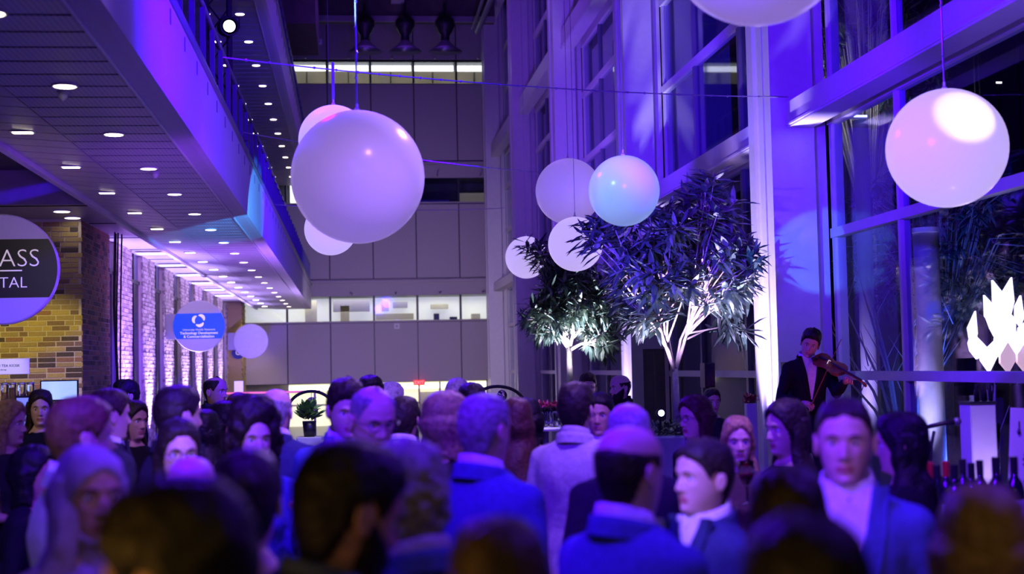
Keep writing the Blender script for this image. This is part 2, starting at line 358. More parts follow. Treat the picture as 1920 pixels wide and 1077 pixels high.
# ---- lower and upper bridge on the left
def bridge(zb, y0, y1, lbl):
    o = struct('bridge', MB().box(-3.12 if zb < 5 else -6.5, -1.41, y0, y1, zb+.10, zb+.55), M_dark)
    # outer flat strip and fascia
    MB().add([(-1.53, y0, zb), (-1.40, y0, zb), (-1.40, y1, zb), (-1.53, y1, zb), (-1.53, y0, zb+.12), (-1.40, y0, zb+.12), (-1.40, y1, zb+.12), (-1.53, y1, zb+.12)],
        [(0,3,2,1),(4,5,6,7),(0,1,5,4),(1,2,6,5),(2,3,7,6),(3,0,4,7)]).obj('soffit_edge', M_white, o)
    MB().tube([(-1.54, y0, zb-.008), (-1.54, y1, zb-.008)], .014, 6).obj('edge_bead', M_white, o)
    yy = y0
    while yy < y1:     # smooth fascia panels
        e1 = min(yy+6, y1); MB().box(-1.40, -1.34, yy+.006, e1-.006, zb, zb+.78).obj('fascia_panel', M_fasc, o); yy = e1
    MB().box(-1.42, -1.30, y0, y1, zb+.78, zb+.81).obj('coping', M_rail, o)
    pm = MB().add([(-2.42, .004, .0), (-1.55, .004, .0), (-1.55, .37, .0), (-2.42, .37, .0), (-2.42, .004, .05), (-1.55, .004, .05), (-1.55, .37, .05), (-2.42, .37, .05)],
        [(0,3,2,1),(4,5,6,7),(0,1,5,4),(1,2,6,5),(2,3,7,6),(3,0,4,7)])
    pm.box(-2.42, -1.55, .37, .395, .012, .05)
    me = pm.mesh('soffit_panel', M_perf)
    qm = MB().add([(-3.09, .004, .05), (-2.43, .004, .0), (-2.43, .39, .0), (-3.09, .39, .05), (-3.09, .004, .1), (-2.43, .004, .05), (-2.43, .39, .05), (-3.09, .39, .1)],
        [(0,3,2,1),(4,5,6,7),(0,1,5,4),(1,2,6,5),(2,3,7,6),(3,0,4,7)]).mesh('soffit_panel', M_soff)
    k = 0; y = y0
    while y < y1-.3:
        link('soffit_panel', me, o, (0, y, zb)); link('soffit_panel', qm, o, (0, y, zb)); y += .41
    MB().box(-3.16, -3.09, y0, y1, zb+.0, zb+.2).obj('soffit_edge', M_white, o)
    return o
b1 = bridge(3.95, 7.0, 47.6, '')
b2 = bridge(8.05, 22.0, 47.6, '')
# balusters: flat bars, one object each on the lower bridge
bal = MB().box(-1.405, -1.355, -.02, .02, .55, 1.46).box(-1.355, -1.335, -.02, .02, .6, .72).mesh('baluster', mat('baluster_blue', (.10, .10, .16), .4, .3))
def railing(zb, y0, y1, step, lab):
    t = thing('railing', (0, 0, zb), lab, 'railing')
    y = y0
    while y < y1: link('baluster', bal, t, (0, y, 0)); y += step
    MB().tube([(-1.375, y0-.3, 1.47), (-1.375, y1, 1.47)], .024, 8).obj('handrail', M_rail, t, smooth=True)
    MB().box(-1.382, -1.368, y0-.3, y1, .83, .86).obj('bottom_rail', M_rail, t)
    return t
railing(3.95, 8.1, 47.4, .93, 'long blue-lit railing of flat upright bars on the lower bridge')
railing(8.05, 22.3, 47.4, .93, 'dark railing of upright bars on the upper bridge')
# downlights
def rnd_light(loc, lab, grp, r=.075):
    t = thing('downlight', loc, lab, 'ceiling light', grp)
    MB().lathe([(r*.72, .0), (r, -.012), (r*1.1, -.004), (r*1.1, .02)], 20).obj('trim_ring', M_white, t)
    MB().lathe([(r*.86, -.014), (r*.3, -.018)], 20).obj('lens', M_glow, t); return t
def lin_light(loc, lab, grp):
    t = thing('downlight', loc, lab, 'ceiling light', grp)
    MB().box(-.10, .10, -.05, .05, -.01, .0).obj('trim_frame', M_white, t)
    MB().box(-.08, .08, -.035, .035, -.018, -.01).obj('lens', M_glow, t); return t
ORD = 'nearest second third fourth fifth sixth seventh eighth ninth tenth eleventh twelfth thirteenth fourteenth fifteenth sixteenth seventeenth farthest'.split()
def nth(i, n): return 'farthest' if i == n-1 else ORD[i]
for k in range(19):
    y = 8.15+2.07*k
    rnd_light((-1.99, y, 3.948), 'round downlight under the lower bridge, outer row, %s from the near end' % nth(k, 19) if 0 < k < 18 else ('round downlight cut by the left edge at the near end of the outer row' if k == 0 else 'farthest round downlight of the outer row under the lower bridge'), 'round downlights under the lower bridge', .085)
    if k >= 2: lin_light((-2.74, y, 3.97), 'rectangular downlight under the lower bridge, inner row, %s from the near end' % nth(k-2, 17), 'rectangular downlights under the lower bridge')
for k in range(12):
    y = 22.4+2.07*k
    rnd_light((-1.84, y, 8.048), 'round downlight under the upper bridge, right-hand row, %s from the near end' % nth(k, 12), 'outer downlights under the upper bridge', .085)
    rnd_light((-2.42, y, 8.048), 'round downlight under the upper bridge, left-hand row, %s from the near end' % nth(k, 12), 'inner downlights under the upper bridge', .085)
for (u, v, zb, lb) in ((118, 172, 3.95, 'small white sprinkler head beside the nearest visible round downlight'), (291, 322, 3.95, 'white domed camera hanging under the lower bridge behind the third round downlight')):
    r = RW @ np.array([(u-CX)/F_PX, -(v-CY)/F_PX, -1.]); t_ = (zb-EYE)/r[2]
    k = thing('ceiling_sensor', (r[0]*t_, r[1]*t_, zb), lb, 'sensor')
    MB().lathe([(.02, 0), (.035, -.02), (.035, -.04), (.02, -.06), (.008, -.07)], 16).obj('dome', M_white, k, smooth=True)
    MB().lathe([(.045, -.002), (.045, -.012)], 16).obj('base_ring', M_white, k)

# ---- low ceiling behind the bridge and the brick side wall
lc = struct('ceiling', MB().box(-9, -3.16, 19.3, 47.8, 4.16, 4.3), M_soff)
for k in range(12):
    MB().box(-9, -3.17, 19.32+2.3*k, 19.32+2.3*k+.02, 4.15, 4.16).obj('joint', M_dark, lc)
MB().box(-9, -3.16, 4, 19.3, 4.62, 4.7).obj('recess_panel', M_ceil, lc)
MB().box(-9, -3.16, 19.2, 19.32, 4.16, 4.66).obj('recess_edge', M_soff, lc)
for u, v, lb in ((116, 396, 'round downlight in the low ceiling above the big black sign'), (136, 408, 'second round downlight in the low ceiling, nearer the brick wall')):
    r = RW @ np.array([(u-CX)/F_PX, -(v-CY)/F_PX, -1.]); t_ = (4.155-EYE)/r[2]
    rnd_light((r[0]*t_, r[1]*t_, 4.155), lb, None, .12)
for k in range(6):
    lin = thing('downlight', (-3.45, 26.8+3*k, 4.14), 'bright light slot in the low ceiling over the brick piers, %s from the near end' % nth(k, 6), 'ceiling light', 'light slots over the pier bays')
    MB().box(-.5, .15, -.18, .18, -.015, .0).obj('trim_frame', M_white, lin); MB().box(-.46, .12, -.14, .14, -.022, -.014).obj('lens', mat('slot_glow', (1, 1, 1), .5, emit=(.8, .7, 1.), estr=3), lin)

BR = [mat('brick_%s' % n, c, .85, noise=c2, bump=.5, scale=35) for n, c, c2 in (('tan', (.34, .26, .10), (.42, .32, .14)), ('ochre', (.44, .34, .10), (.52, .41, .14)),
      ('brown', (.20, .13, .08), (.26, .17, .1)), ('umber', (.07, .05, .04), (.10, .075, .05)), ('rust', (.28, .14, .08), (.34, .19, .1)))]
M_mort = mat('mortar_pale', (.60, .54, .40), .95, noise=(.68, .62, .46), scale=40)
wl = struct('wall_left', MB().box(-9, -3.87, 21.004, 23.4, 0, 4.16).box(-9, -4.25, 23.4, 48, 0, 4.16), M_mort)
brick_me = []
for L in (.245, .115):
    for m in BR:
        bm_ = MB(); bm_.bbox(.005, L, 0, .03, .004, .066, .004); brick_me.append((L, bm_.mesh('brick', m)))
c = 0; z = 1.35
while z < 4.12:
    x = -5.12+(-.13 if c % 2 else 0)-random.choice([0, .06])
    while x < -3.87:
        half = random.random() < .12
        L = .115 if half else .245
        if x+L > -3.86: L = .115 if (-3.86-x) < .2 else .245
        i = random.choices(range(5), (3, 3, 2.5, 2.6, .8))[0]
        if x+L <= -3.84:
            link('brick', brick_me[i+(5 if L < .2 else 0)][1], wl, (x, 20.988+random.uniform(-.004, .004), z))
        x += L+.012
    z += .075; c += 1
# brick skins laid as one part each (too many to pick apart)
def brick_skin(y0, y1, z0, z1, face_x, depth=.03, jit=.012, L=.25, colr=None):
    b = MB(); z = z0; c = 0
    while z < z1:
        y = y0-(L/2 if c % 2 else 0)
        while y < y1:
            a = max(y, y0)+.005; e_ = min(y+L, y1)-.005
            if e_-a > .03:
                d = random.uniform(-jit, jit)
                b.box(face_x-depth, face_x+d, a, e_, z+.004, z+.067, random.choices(range(3), (5, 3, 2))[0])
            y += L
        z += .075; c += 1
    return b
bs = brick_skin(21.0, 23.4, 1.0, 4.15, -3.86, jit=.004).obj('brick_courses', [BR[2], BR[4], BR[3]], wl, kind='stuff')
P1 = mat('pier_brick_pale', (.55, .45, .42), .9, noise=(.65, .55, .5), bump=.6, scale=30)
P2 = mat('pier_brick_mid', (.42, .33, .3), .9, noise=(.5, .4, .36), bump=.6, scale=30)
P3 = mat('pier_brick_dark', (.32, .25, .23), .9, noise=(.4, .32, .3), bump=.6, scale=30)
skin = brick_skin(0, 1.72, .6, 4.14, .06, jit=.006).mesh('brick_courses', [P1, P2, P3])
M_wdark = mat('dark_window_glass', (.008, .009, .03), .25, 0, spec=.15)
M_soffwin = mat('window_head', (.18, .17, .3), .4)
for k in range(8):
    y = 24.72+3.02*k
    if y > 46: break
    pr_ = struct('pier', MB().box(-4.3, -3.99, y+.02, y+1.70, 0, 4.15), M_mort)
    link('brick_courses', skin, pr_, (-4.03, y, 0), kind='stuff')
    if k == 0: y0w = 23.4
    else: y0w = y-3.02+1.72
    wdo = struct('window_%d' % (12+k), MB().box(-4.12, -4.05, y0w, y, 0, 3.6), M_wdark)
    MB().box(-4.1, -4.02, y0w, y, 3.6, 3.66).obj('transom', M_dark, wdo)
    MB().box(-4.12, -4.06, y0w, y, 3.66, 4.15).obj('upper_pane', M_soffwin, wdo)
    MB().box(-4.08, -4.03, y0w+.6, y0w+.66, 0, 4.15).obj('mullion', M_dark, wdo)
    light('pier_uplight', 'SPOT', (-3.68, y+.8, .45), (.50, .36, 1.), 2900, (-3.92, y+.86, 4.0), .05, 62, 1)
# warm-lit brick end of the side wall
cornr = struct('wall_corner', MB().box(-4.3, -3.55, 46.4, 47.9, 0, 4.15), BR[0])
link('brick_courses', brick_skin(46.4, 47.9, .6, 4.1, -3.53, jit=.01).mesh('brick_courses', [BR[1], BR[0], BR[2]]), cornr, kind='stuff')
light('corner_light', 'SPOT', (-3.0, 46.15, 3.85), (1., .78, .35), 130, (-3.55, 47.2, 1.6), .1, 80, .8)
light('sign_wash', 'SPOT', (-2.6, 41, 1.4), (.16, .05, 1.), 900, (-3.3, 45.8, 2.9), .1, 30, .8)
# cables beside the brick corner
cb = thing('cable', (-3.70, 22.9, 0), 'bundle of black cables hanging down the side face of the brick corner', 'cable')
for i, dx in enumerate((0, .03, -.02, .05)):
    MB().tube([(dx, .12*i, 4.15), (dx-.01, .12*i-.1, 3.0), (dx+.02, .12*i-.35*(i % 2), 1.8), (dx, .12*i-.5*(i % 2), .1)], .014, 6).obj('strand', M_black, cb)
struct('wall_near_left', MB().box(-9, -8.8, 4, 21, 0, 4.6), M_ceil)

# ================================================================== HANGING GLOBES
def globe_mat(name, col, estr, tint):  # emission puts the light the globes catch into their colour
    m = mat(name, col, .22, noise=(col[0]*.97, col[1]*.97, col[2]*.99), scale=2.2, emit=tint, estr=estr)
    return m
GM = globe_mat('globe_lit_vinyl', (.80, .78, .82), .42, (.50, .32, 1.))
GMw = globe_mat('globe_lit_vinyl_bright', (.85, .83, .86), .74, (.66, .52, 1.))
GMc = globe_mat('globe_lit_vinyl_cyan', (.80, .82, .84), .50, (.32, .50, 1.))
M_wire = mat('wire', (.35, .33, .45), .3, .6)
def globe(u, v, rpx, dia, label, m=GM, hang=1.0, Y=None):
    Y = Y or dia*F_PX/(2*rpx)
    c = at(u, v, Y); r = dia/2
    t = thing('hanging_globe', (c.x, c.y, c.z-r), label, 'globe', 'large white globes hanging in the hall')
    b = MB(); prof = []
    n = 28
    for i in range(n+1):
        a = PI*(i/n); rr = r*math.sin(a); zz = r-r*math.cos(a)
        if i > n-2: rr = max(rr, .025)
        prof.append((max(rr, .004), zz))
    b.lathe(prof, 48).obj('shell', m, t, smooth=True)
    MB().lathe([(.018, 2*r-.01), (.018, 2*r+.012), (.009, 2*r+.02), (.009, 2*r+.05)], 12).obj('neck_cap', M_white, t)
    thick = .006 if hang > 0 else .0028; hang = abs(hang) if abs(hang) < .4 else 14.2-(c.z+r+.05)
    pts = [(0, 0, 2*r+.05+hang*i/14) for i in range(15)]
    wb_ = MB().tube(pts, thick, 6)
    for i in range(1, 60):
        if thick > .005 and hang*i/60 < 6: wb_.ball((.004*(-1)**i, 0, 2*r+.05+hang*i/60), .010, 6, 4)
    wb_.obj('hanging_wire', M_wire, t)
    return t
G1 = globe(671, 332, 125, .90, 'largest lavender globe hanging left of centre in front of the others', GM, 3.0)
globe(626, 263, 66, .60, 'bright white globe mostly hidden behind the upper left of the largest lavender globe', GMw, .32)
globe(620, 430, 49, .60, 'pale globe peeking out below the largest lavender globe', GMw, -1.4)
globe(1066, 359, 63, .80, 'plain lavender globe behind the cyan-lit globe', GM, -.5)
globe(1170, 358, 68, .60, 'cyan-lit globe hanging above the nearer tree', GMc, -1.2)
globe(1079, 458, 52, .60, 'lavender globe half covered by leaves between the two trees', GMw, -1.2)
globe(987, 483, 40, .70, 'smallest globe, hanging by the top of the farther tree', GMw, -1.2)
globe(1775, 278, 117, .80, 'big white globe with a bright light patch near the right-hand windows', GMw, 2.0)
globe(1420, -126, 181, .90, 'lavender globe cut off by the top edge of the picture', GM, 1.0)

# string cables across the hall
def cable(pts, label, r=.006, n=60, knots=30):
    (a, b_) = pts; a = Vector(a); b_ = Vector(b_); L = (b_-a).length
    P = []
    for i in range(n+1):
        t = i/n; p = a.lerp(b_, t); p.z -= .012*L*4*t*(1-t); P.append(p-a)
    t_ = thing('string_light_wire', a, label, 'wire')
    MB().tube(P, r, 6).obj('strand', M_wire, t_)
    kb = MB()
    for i in range(2, n, 2): kb.ball(P[i], r*2.2, 6, 4)
    kb.obj('beads', M_wire, t_, kind='stuff')
cable((at(418, 108, 12.2), at(1480, 182, 14.6)), 'upper beaded wire strung from the bridge railing to the big right-hand column')
cable((at(425, 243, 18.6), at(1108, 330, 23)), 'lower beaded wire strung across the hall behind the largest globe')
cable((at(480, 381, 26), at(948, 390, 31)), 'faint far wire crossing in front of the end wall')

# ================================================================== TRUSS AND STAGE LAMP
tp = at(432, 120, 17.6)
tr = thing('lighting_truss', (tp.x-.02, tp.y, 2.78), 'black lattice truss tower rising behind the lower bridge railing', 'truss')
for dx, dy in ((0, 0), (.0, .28), (-.28, 0), (-.28, .28)):
    MB().tube([(dx, dy, 1.75), (dx, dy, 6.6)], .026, 8).obj('upright', M_black, tr)
for k in range(12):
    z = 1.8+k*.38
    MB().tube([(0, 0, z), (-.28, 0, z+.38)], .012, 6).obj('brace', M_black, tr)
    MB().tube([(-.28, .28, z), (0, .28, z+.38)], .012, 6).obj('brace', M_black, tr)
MB().box(-.35, .03, -.03, .34, 1.73, 1.78).obj('base_plate', M_black, tr)
lp = at(430, 49, 17.3)
sl = thing('stage_lamp', lp, 'glowing blue-white stage lamp clamped to the truss', 'lamp')
hd = MB().lathe([(.07, .30), (.11, .25), (.115, .02), (.12, 0), (.1, 0)], 24, axis='Y').obj('housing', M_black, sl, smooth=True)
MB().lathe([(.099, .002), (.02, -.004)], 24, axis='Y').obj('lens', mat('blue_lens', (.5, .4, 1), .3, emit=(.45, .35, 1.), estr=14), sl)
for o_ in list(sl.children): o_.rotation_euler = (math.radians(8), 0, math.radians(14))
MB().tube([(-.11, .1, .0), (-.11, .1, .13), (.11, .1, .13), (.11, .1, .0)], .01, 6).obj('yoke', M_black, sl)
MB().tube([(0, .1, .13), (-.1, .16, .16)], .014, 6).obj('clamp', M_rail, sl)

# high bay lamps at the far end
for u, lab in ((685, 'left-hand dark high-bay lamp of three below the roof beam'), (760, 'middle dark high-bay lamp of three below the roof beam'), (835, 'right-hand dark high-bay lamp of three below the roof beam')):
    p = at(u, 97, 43.6)
    t = thing('high_bay_lamp', p, lab, 'lamp', 'high-bay lamps under the roof beam')
    MB().lathe([(.52, 0), (.30, .16), (.16, .30), (.14, .34)], 24).obj('reflector', M_rail, t, smooth=True)
    MB().lathe([(.14, .34), (.14, .5), (.22, .62), (.30, .8), (.30, .95), (.2, 1.08), (.06, 1.1)], 20).obj('housing', M_dark, t, smooth=True)
    MB().tube([(0, 0, 1.1), (0, 0, 1.5)], .04, 8).obj('stem', M_dark, t)

# ================================================================== ROUND SIGNS
def disc_sign(u, v, Y, r, label, edge=M_white, face=M_signw):
    c = at(u, v, Y)
    t = thing('round_sign', c, label, 'sign')
    MB().lathe([(r-.012, 0), (r, .012), (r, .10), (r-.012, .112)], 64, axis='Y').obj('disc', face, t, smooth=False)
    return t, c
def band(r, z0, z1, m, t, y=-.004, name='band'):
    n = 24; v = []; 
    for i in range(n+1):
        z = z0+(z1-z0)*i/n; x = math.sqrt(max(r*r-z*z, 0)); v += [(-x, z), (x, z)]
    b = MB(); vv = [(x, y, z) for x, z in v]+[(x, .004, z) for x, z in v]; N = 2*(n+1); f = []
    for i in range(n):
        a = 2*i; f.append((a, a+1, a+3, a+2)); f.append((a+N+1, a+N, a+N+2, a+N+3)); f.append((a, a+2, a+N+2, a+N)); f.append((a+1, a+N+1, a+N+3, a+3))
    f.append((0, N, N+1, 1)); f.append((2*n, 2*n+1, 2*n+1+N, 2*n+N))
    return b.add(vv, f).obj(name, m, t)
def bracket(t, x0, r, h=.27):
    MB().box(x0, -r*.9, .03, .09, -h, h).obj('bracket_plate', mat('bracket_violet', (.40, .38, .46), .4), t)
s1, c1 = disc_sign(373, 612, 31.0, .55, 'round pale sign with a blue band and swirl logo on the pier wall')
band(.543, -.27, .275, M_signb, s1); bracket(s1, -4.03-c1.x, .55)
text('University Health Network', .062, M_letter, s1, (0, -.008, -.075))
text('Technology Development\n& Commercialization', .076, M_letter, s1, (0, -.008, -.185), offset=.0018)
for k in range(3):     # three curved leaves of the logo
    b = MB(); n = 10; a0 = math.radians(95-120*k); v = []; 
    for i in range(n+1):
        t_ = i/n; a = a0-math.radians(100)*t_; wd = .036*math.sin(PI*min(1, t_*.92+.04))**.8; rc = .105+.012*math.sin(PI*t_)
        for rr in (rc-wd*.9, rc+wd*.9): v.append((rr*math.cos(a), -.008, .125+rr*math.sin(a)))
    nn = len(v); vv = v+[(x, -.003, z) for x, _, z in v]; f = []
    for i in range(n):
        q = 2*i; f.append((q, q+1, q+3, q+2)); f.append((q, q+2, q+2+nn, q+nn)); f.append((q+1, q+1+nn, q+3+nn, q+3))
    b.add(vv, f).obj('logo_leaf', M_cream, s1)
s2, c2 = disc_sign(470, 640, 45.8, .55, 'blank violet round sign near the far end of the pier wall')
bracket(s2, -4.03-c2.x+.1, .55); MB().lathe([(.5, -.004), (.53, .0)], 48, axis='Y').obj('rim', M_white, s2)
k_ = thing('wall_roundel', at(446, 662, 46.2), 'small dark blue roundel partly hidden behind the blank violet sign', 'sign')
MB().lathe([(.2, 0), (.2, .08)], 24, axis='Y').obj('disc', mat('roundel_blue', (.03, .06, .2), .5), k_); text('G', .22, M_cream, k_, (.0, -.006, 0))
s3, c3 = disc_sign(2, 505, 14.0, .53, 'large round sign with a black band reading ASS and ITAL cut by the left edge')
band(.523, -.275, .285, M_signk, s3)
text('ASS', .245, M_letter, s3, (.365, -.008, .095), align='RIGHT', offset=-.0042)
text('ITAL', .15, M_letter, s3, (.245, -.008, -.135), align='RIGHT', offset=-.002)
MB().box(-.2, .195, -.009, -.003, -.022, -.010).obj('rule', M_letter, s3)
MB().box(-1.4, -.5, .03, .09, -.27, .27).obj('bracket_plate', M_dark, s3)

# ================================================================== TEA KIOSK
kc = at(0, 735, 16.5)
kk = thing('tea_kiosk_counter', (-5.0, 16.7, 0), 'dark tea kiosk counter with a high glass shelf below the brick wall', 'counter')
MB().bbox(-.9, 1.6, 0, .6, 0, 1.05, .01).obj('body', M_wood, kk)
MB().bbox(-.95, 1.65, -.03, .63, 1.05, 1.1, .01).obj('worktop', M_rail, kk)
M_clear = mat('clear_glass', (.95, .95, 1), .02, trans=1)
MB().box(-.9, 1.0, .1, .5, 1.60, 1.625).obj('glass_shelf', M_clear, kk)
for x in (-.85, .3, .95): MB().tube([(x, .3, 1.1), (x, .3, 1.6)], .014, 8).obj('shelf_post', M_rail, kk)
MB().box(-.9, .9, .52, .56, 1.1, 1.58).obj('back_panel', mat('kiosk_glow', (.3, .5, .7), .5, emit=(.35, .6, 1.), estr=.28), kk)
kt = thing('kiosk_sign', at(8, 688, 16.9), 'white kiosk name plate standing above the glass jars', 'sign')
MB().bbox(-.32, .28, 0, .02, -.09, .09, .004).obj('plate', mat('plate_white', (.8, .8, .82), .5), kt)
text('PREMIUM TEA KIOSK', .042, M_signk, kt, (-.02, -.004, .01)); text('by the cup', .022, M_signk, kt, (-.02, -.004, -.035))
for i, (u, r) in enumerate(((-14, .045), (3, .042), (18, .042), (35, .048), (52, .044))):
    p = at(u, 736, 17.0)
    t = thing('tea_jar', (p.x, p.y+.15, 1.626), ['glass tea jar partly beyond the left edge on the kiosk shelf', 'glass tea jar leftmost of those fully in view on the kiosk shelf', 'second glass tea jar on the kiosk shelf', 'widest glass tea jar on the kiosk shelf', 'rightmost glass tea jar on the kiosk shelf, half full of brown tea'][i], 'jar', 'tea jars on the kiosk shelf')
    MB().lathe([(r, 0), (r, .18), (r*.9, .19)], 20).obj('glass', M_clear, t, smooth=True)
    MB().lathe([(r*.85, .005), (r*.85, .05+.05*(i % 3))], 16).obj('tea', mat('tea_leaves', (.18, .10, .03), .9, noise=(.3, .18, .06), scale=60), t)
    MB().lathe([(r*1.05, .19), (r*1.05, .21), (.01, .215)], 20).obj('lid', M_rail, t)
mo = thing('monitor', at(111, 752, 17.75), 'pale blue glowing monitor against the brick wall', 'monitor')
MB().bbox(-.225, .225, 0, .03, 0, .25, .006).obj('bezel', M_black, mo)
MB().box(-.208, .208, -.003, .0, .015, .235).obj('screen', mat('screen_glow', (.5, .7, .9), .4, emit=(.42, .62, .95), estr=.9, noise=(.4, .55, .8)), mo)
MB().box(-.03, .03, .0, .03, -.3, .0).box(-.12, .12, -.05, .08, -.31, -.29).obj('stand', M_black, mo)
MB().bbox(-.25, .25, -.1, .3, -mo.location.z, -.31, .01).obj('plinth', M_wood, mo)
lt = thing('picture_screen', at(42, 800, 14.5), 'blue lit slanted display panel behind the women at the left', 'screen')
MB().bbox(-.07, .09, 0, .03, -.4, .3, .006).obj('frame', M_black, lt)
MB().box(-.055, .075, -.004, 0, -.38, .28).obj('display', mat('pic_glow', (.4, .5, .7), .4, emit=(.35, .5, .8), estr=.4), lt)
MB().tube([(0, .05, -.4), (0, .05, -lt.location.z)], .02).obj('leg', M_black, lt)

# ================================================================== TREES
M_leafD = mat('leaf_dark', (.055, .10, .08), .32, noise=(.08, .14, .10), scale=3)
M_leafL = mat('leaf_light', (.20, .26, .20), .35, noise=(.26, .34, .24), scale=3)
M_bark = mat('pale_bark', (.50, .46, .42), .8, noise=(.38, .33, .3), bump=.4, scale=25)
def leaf_add(b, base, d, up, L, W, mi):
    d = d.normalized(); s_ = d.cross(up);
    if s_.length < .01: s_ = d.cross(Vector((1, 0, 0)))
    s_.normalize(); n = s_.cross(d)
    P = [base, base+d*L*.3+s_*W-n*W*.25, base+d*L*.35+n*.0, base+d*L*.3-s_*W-n*W*.25, base+d*L*.7+s_*W*.75-n*(W*.25+L*.07), base+d*L*.7-n*L*.04, base+d*L*.7-s_*W*.75-n*(W*.25+L*.07), base+d*L-n*L*.16]
    b.add(P, [(0, 1, 2), (0, 2, 3), (1, 4, 5, 2), (2, 5, 6, 3), (4, 7, 5), (5, 7, 6)], mi)
def ficus(root, trunk_h, crowns, seed, trunk_r=.045, leafL=.2, tips=150, lpt=11, stems=3):
    R_ = random.Random(seed)
    tb = MB(); fork = Vector((0, 0, trunk_h))
    tb.tube([(0, 0, 0), (.01, .01, trunk_h*.5), fork], [trunk_r*1.15, trunk_r, trunk_r*.9], 10)
    ends = []
    mains = []
    for i in range(stems):
        a = 2*PI*i/stems+R_.random(); c = crowns[i % len(crowns)]
        tgt = Vector(c[:3]); mid = fork.lerp(tgt, .5)+Vector((.08*math.cos(a), .08*math.sin(a), .03))
        tb.tube([fork+Vector((0, 0, -.05)), fork.lerp(mid, .5)+Vector((.03*math.cos(a), .03*math.sin(a), .02)), mid, tgt], [trunk_r*.55, trunk_r*.42, trunk_r*.28, trunk_r*.12], 7)
        mains.append((fork, mid, tgt))
    tb.obj('trunk', M_bark, root, smooth=True)
    bb = MB(); lb = MB()
    for k in range(tips):
        c = R_.choices(crowns, [q[3]*q[4]*q[5] for q in crowns])[0]
        while True:
            v = Vector((R_.uniform(-1, 1), R_.uniform(-1, 1), R_.uniform(-1, 1)))
            if .2 < v.length < 1: break
        v = v.normalized()*(v.length**.55)
        tip = Vector((c[0]+v.x*c[3], c[1]+v.y*c[4], c[2]+v.z*c[5]))
        m_ = min(mains, key=lambda q: (q[2]-tip).length); t_ = R_.uniform(.25, .95)
        st = m_[0].lerp(m_[1], t_*2) if t_ < .5 else m_[1].lerp(m_[2], t_*2-1)
        md = st.lerp(tip, .55)+Vector((0, 0, .05))
        bb.tube([st, md, tip], [.011, .007, .003], 5)
        dirn = (tip-st).normalized()
        for j in range(lpt):
            a = j*2.4+R_.random(); back = R_.uniform(0, .34)
            p = tip-dirn*back*.6
            side = dirn.orthogonal().normalized(); side = side*math.cos(a)+dirn.cross(side)*math.sin(a)
            d = (dirn*R_.uniform(.3, .9)+side*R_.uniform(.6, 1.1)+Vector((0, 0, -R_.uniform(.0, .7))))
            leaf_add(lb, p, d, Vector((0, 0, 1)), leafL*R_.uniform(.7, 1.15), leafL*.125*R_.uniform(.8, 1.2), 0 if R_.random() < .72 else 1)
    bb.obj('branches', M_bark, root, smooth=True, kind='stuff')
    lb.obj('foliage', [M_leafD, M_leafL], root, kind='stuff')
# nearer tree, standing in front of the big column
p = at(1268, 795, 14.2); Z0 = 1.22
tA = thing('potted_tree', (p.x, p.y, 0), 'nearer and larger potted tree with long dark leaves beside the big lit column', 'tree')
def rel(u, v, Y, ref): q = at(u, v, Y); return (q.x-ref.x, Y-ref.y)+(q.z,)
def cr(u, v, ru, rv, Y, ref, dy=0, ry=.6):
    q = at(u, v, Y+dy); s = Y/F_PX; return (q.x-ref.x, dy, q.z-Z0, ru*s, ry, rv*s)
crA = [cr(1330, 385, 62, 72, 14.2, p, .1, .4), cr(1215, 430, 92, 56, 14.2, p, -.1, .5), cr(1355, 500, 70, 70, 14.2, p, .1, .5), cr(1225, 520, 85, 62, 14.2, p, 0, .55), cr(1205, 585, 40, 32, 14.2, p, 0, .3), cr(1120, 425, 45, 26, 14.2, p, -.2, .3), cr(1378, 590, 30, 60, 14.2, p, .3, .25)]
def ficus_at(t, z0, *a, **k):
    before = set(t.children); ficus(t, *a, **k)
    for c_ in t.children:
        if c_ not in before: c_.location.z += z0
ficus_at(tA, Z0, .62, crA, 3, trunk_r=.034, leafL=.25, tips=185, lpt=12, stems=6)
pl = MB(); pl.bbox(-.55, .30, -.35, .35, 0, 1.18, .02); pl.obj('planter', mat('planter_grey', (.40, .42, .48), .45), tA)
sb = MB(); R2 = random.Random(4)
for i in range(420):
    q = Vector((R2.uniform(-.5, .25), R2.uniform(-.3, .3), 1.17+R2.uniform(0, .1)))
    leaf_add(sb, q, Vector((R2.uniform(-1, 1), R2.uniform(-1, 1), R2.uniform(.3, 1.2))), Vector((0, 0, 1)), .10, .018, 0)
sb.obj('underplanting', [M_leafD], tA, kind='stuff')
fl = thing('floor_uplight', (3.3, 13.75, 1.18), 'small glowing spotlight at the planter edge below the nearer tree', 'lamp')
fl.location = at(1240, 775, 13.75)
MB().lathe([(.03, .08), (.045, .06), (.05, 0), (.04, 0)], 16, axis='Y').obj('housing', M_black, fl)
MB().lathe([(.038, .001), (.01, -.003)], 16, axis='Y').obj('lens', mat('uplight_lens', (1, 1, 1), .4, emit=(.7, .75, 1.), estr=9), fl)
MB().tube([(0, .04, -.03), (0, .06, -.17)], .012).obj('bracket', M_black, fl)
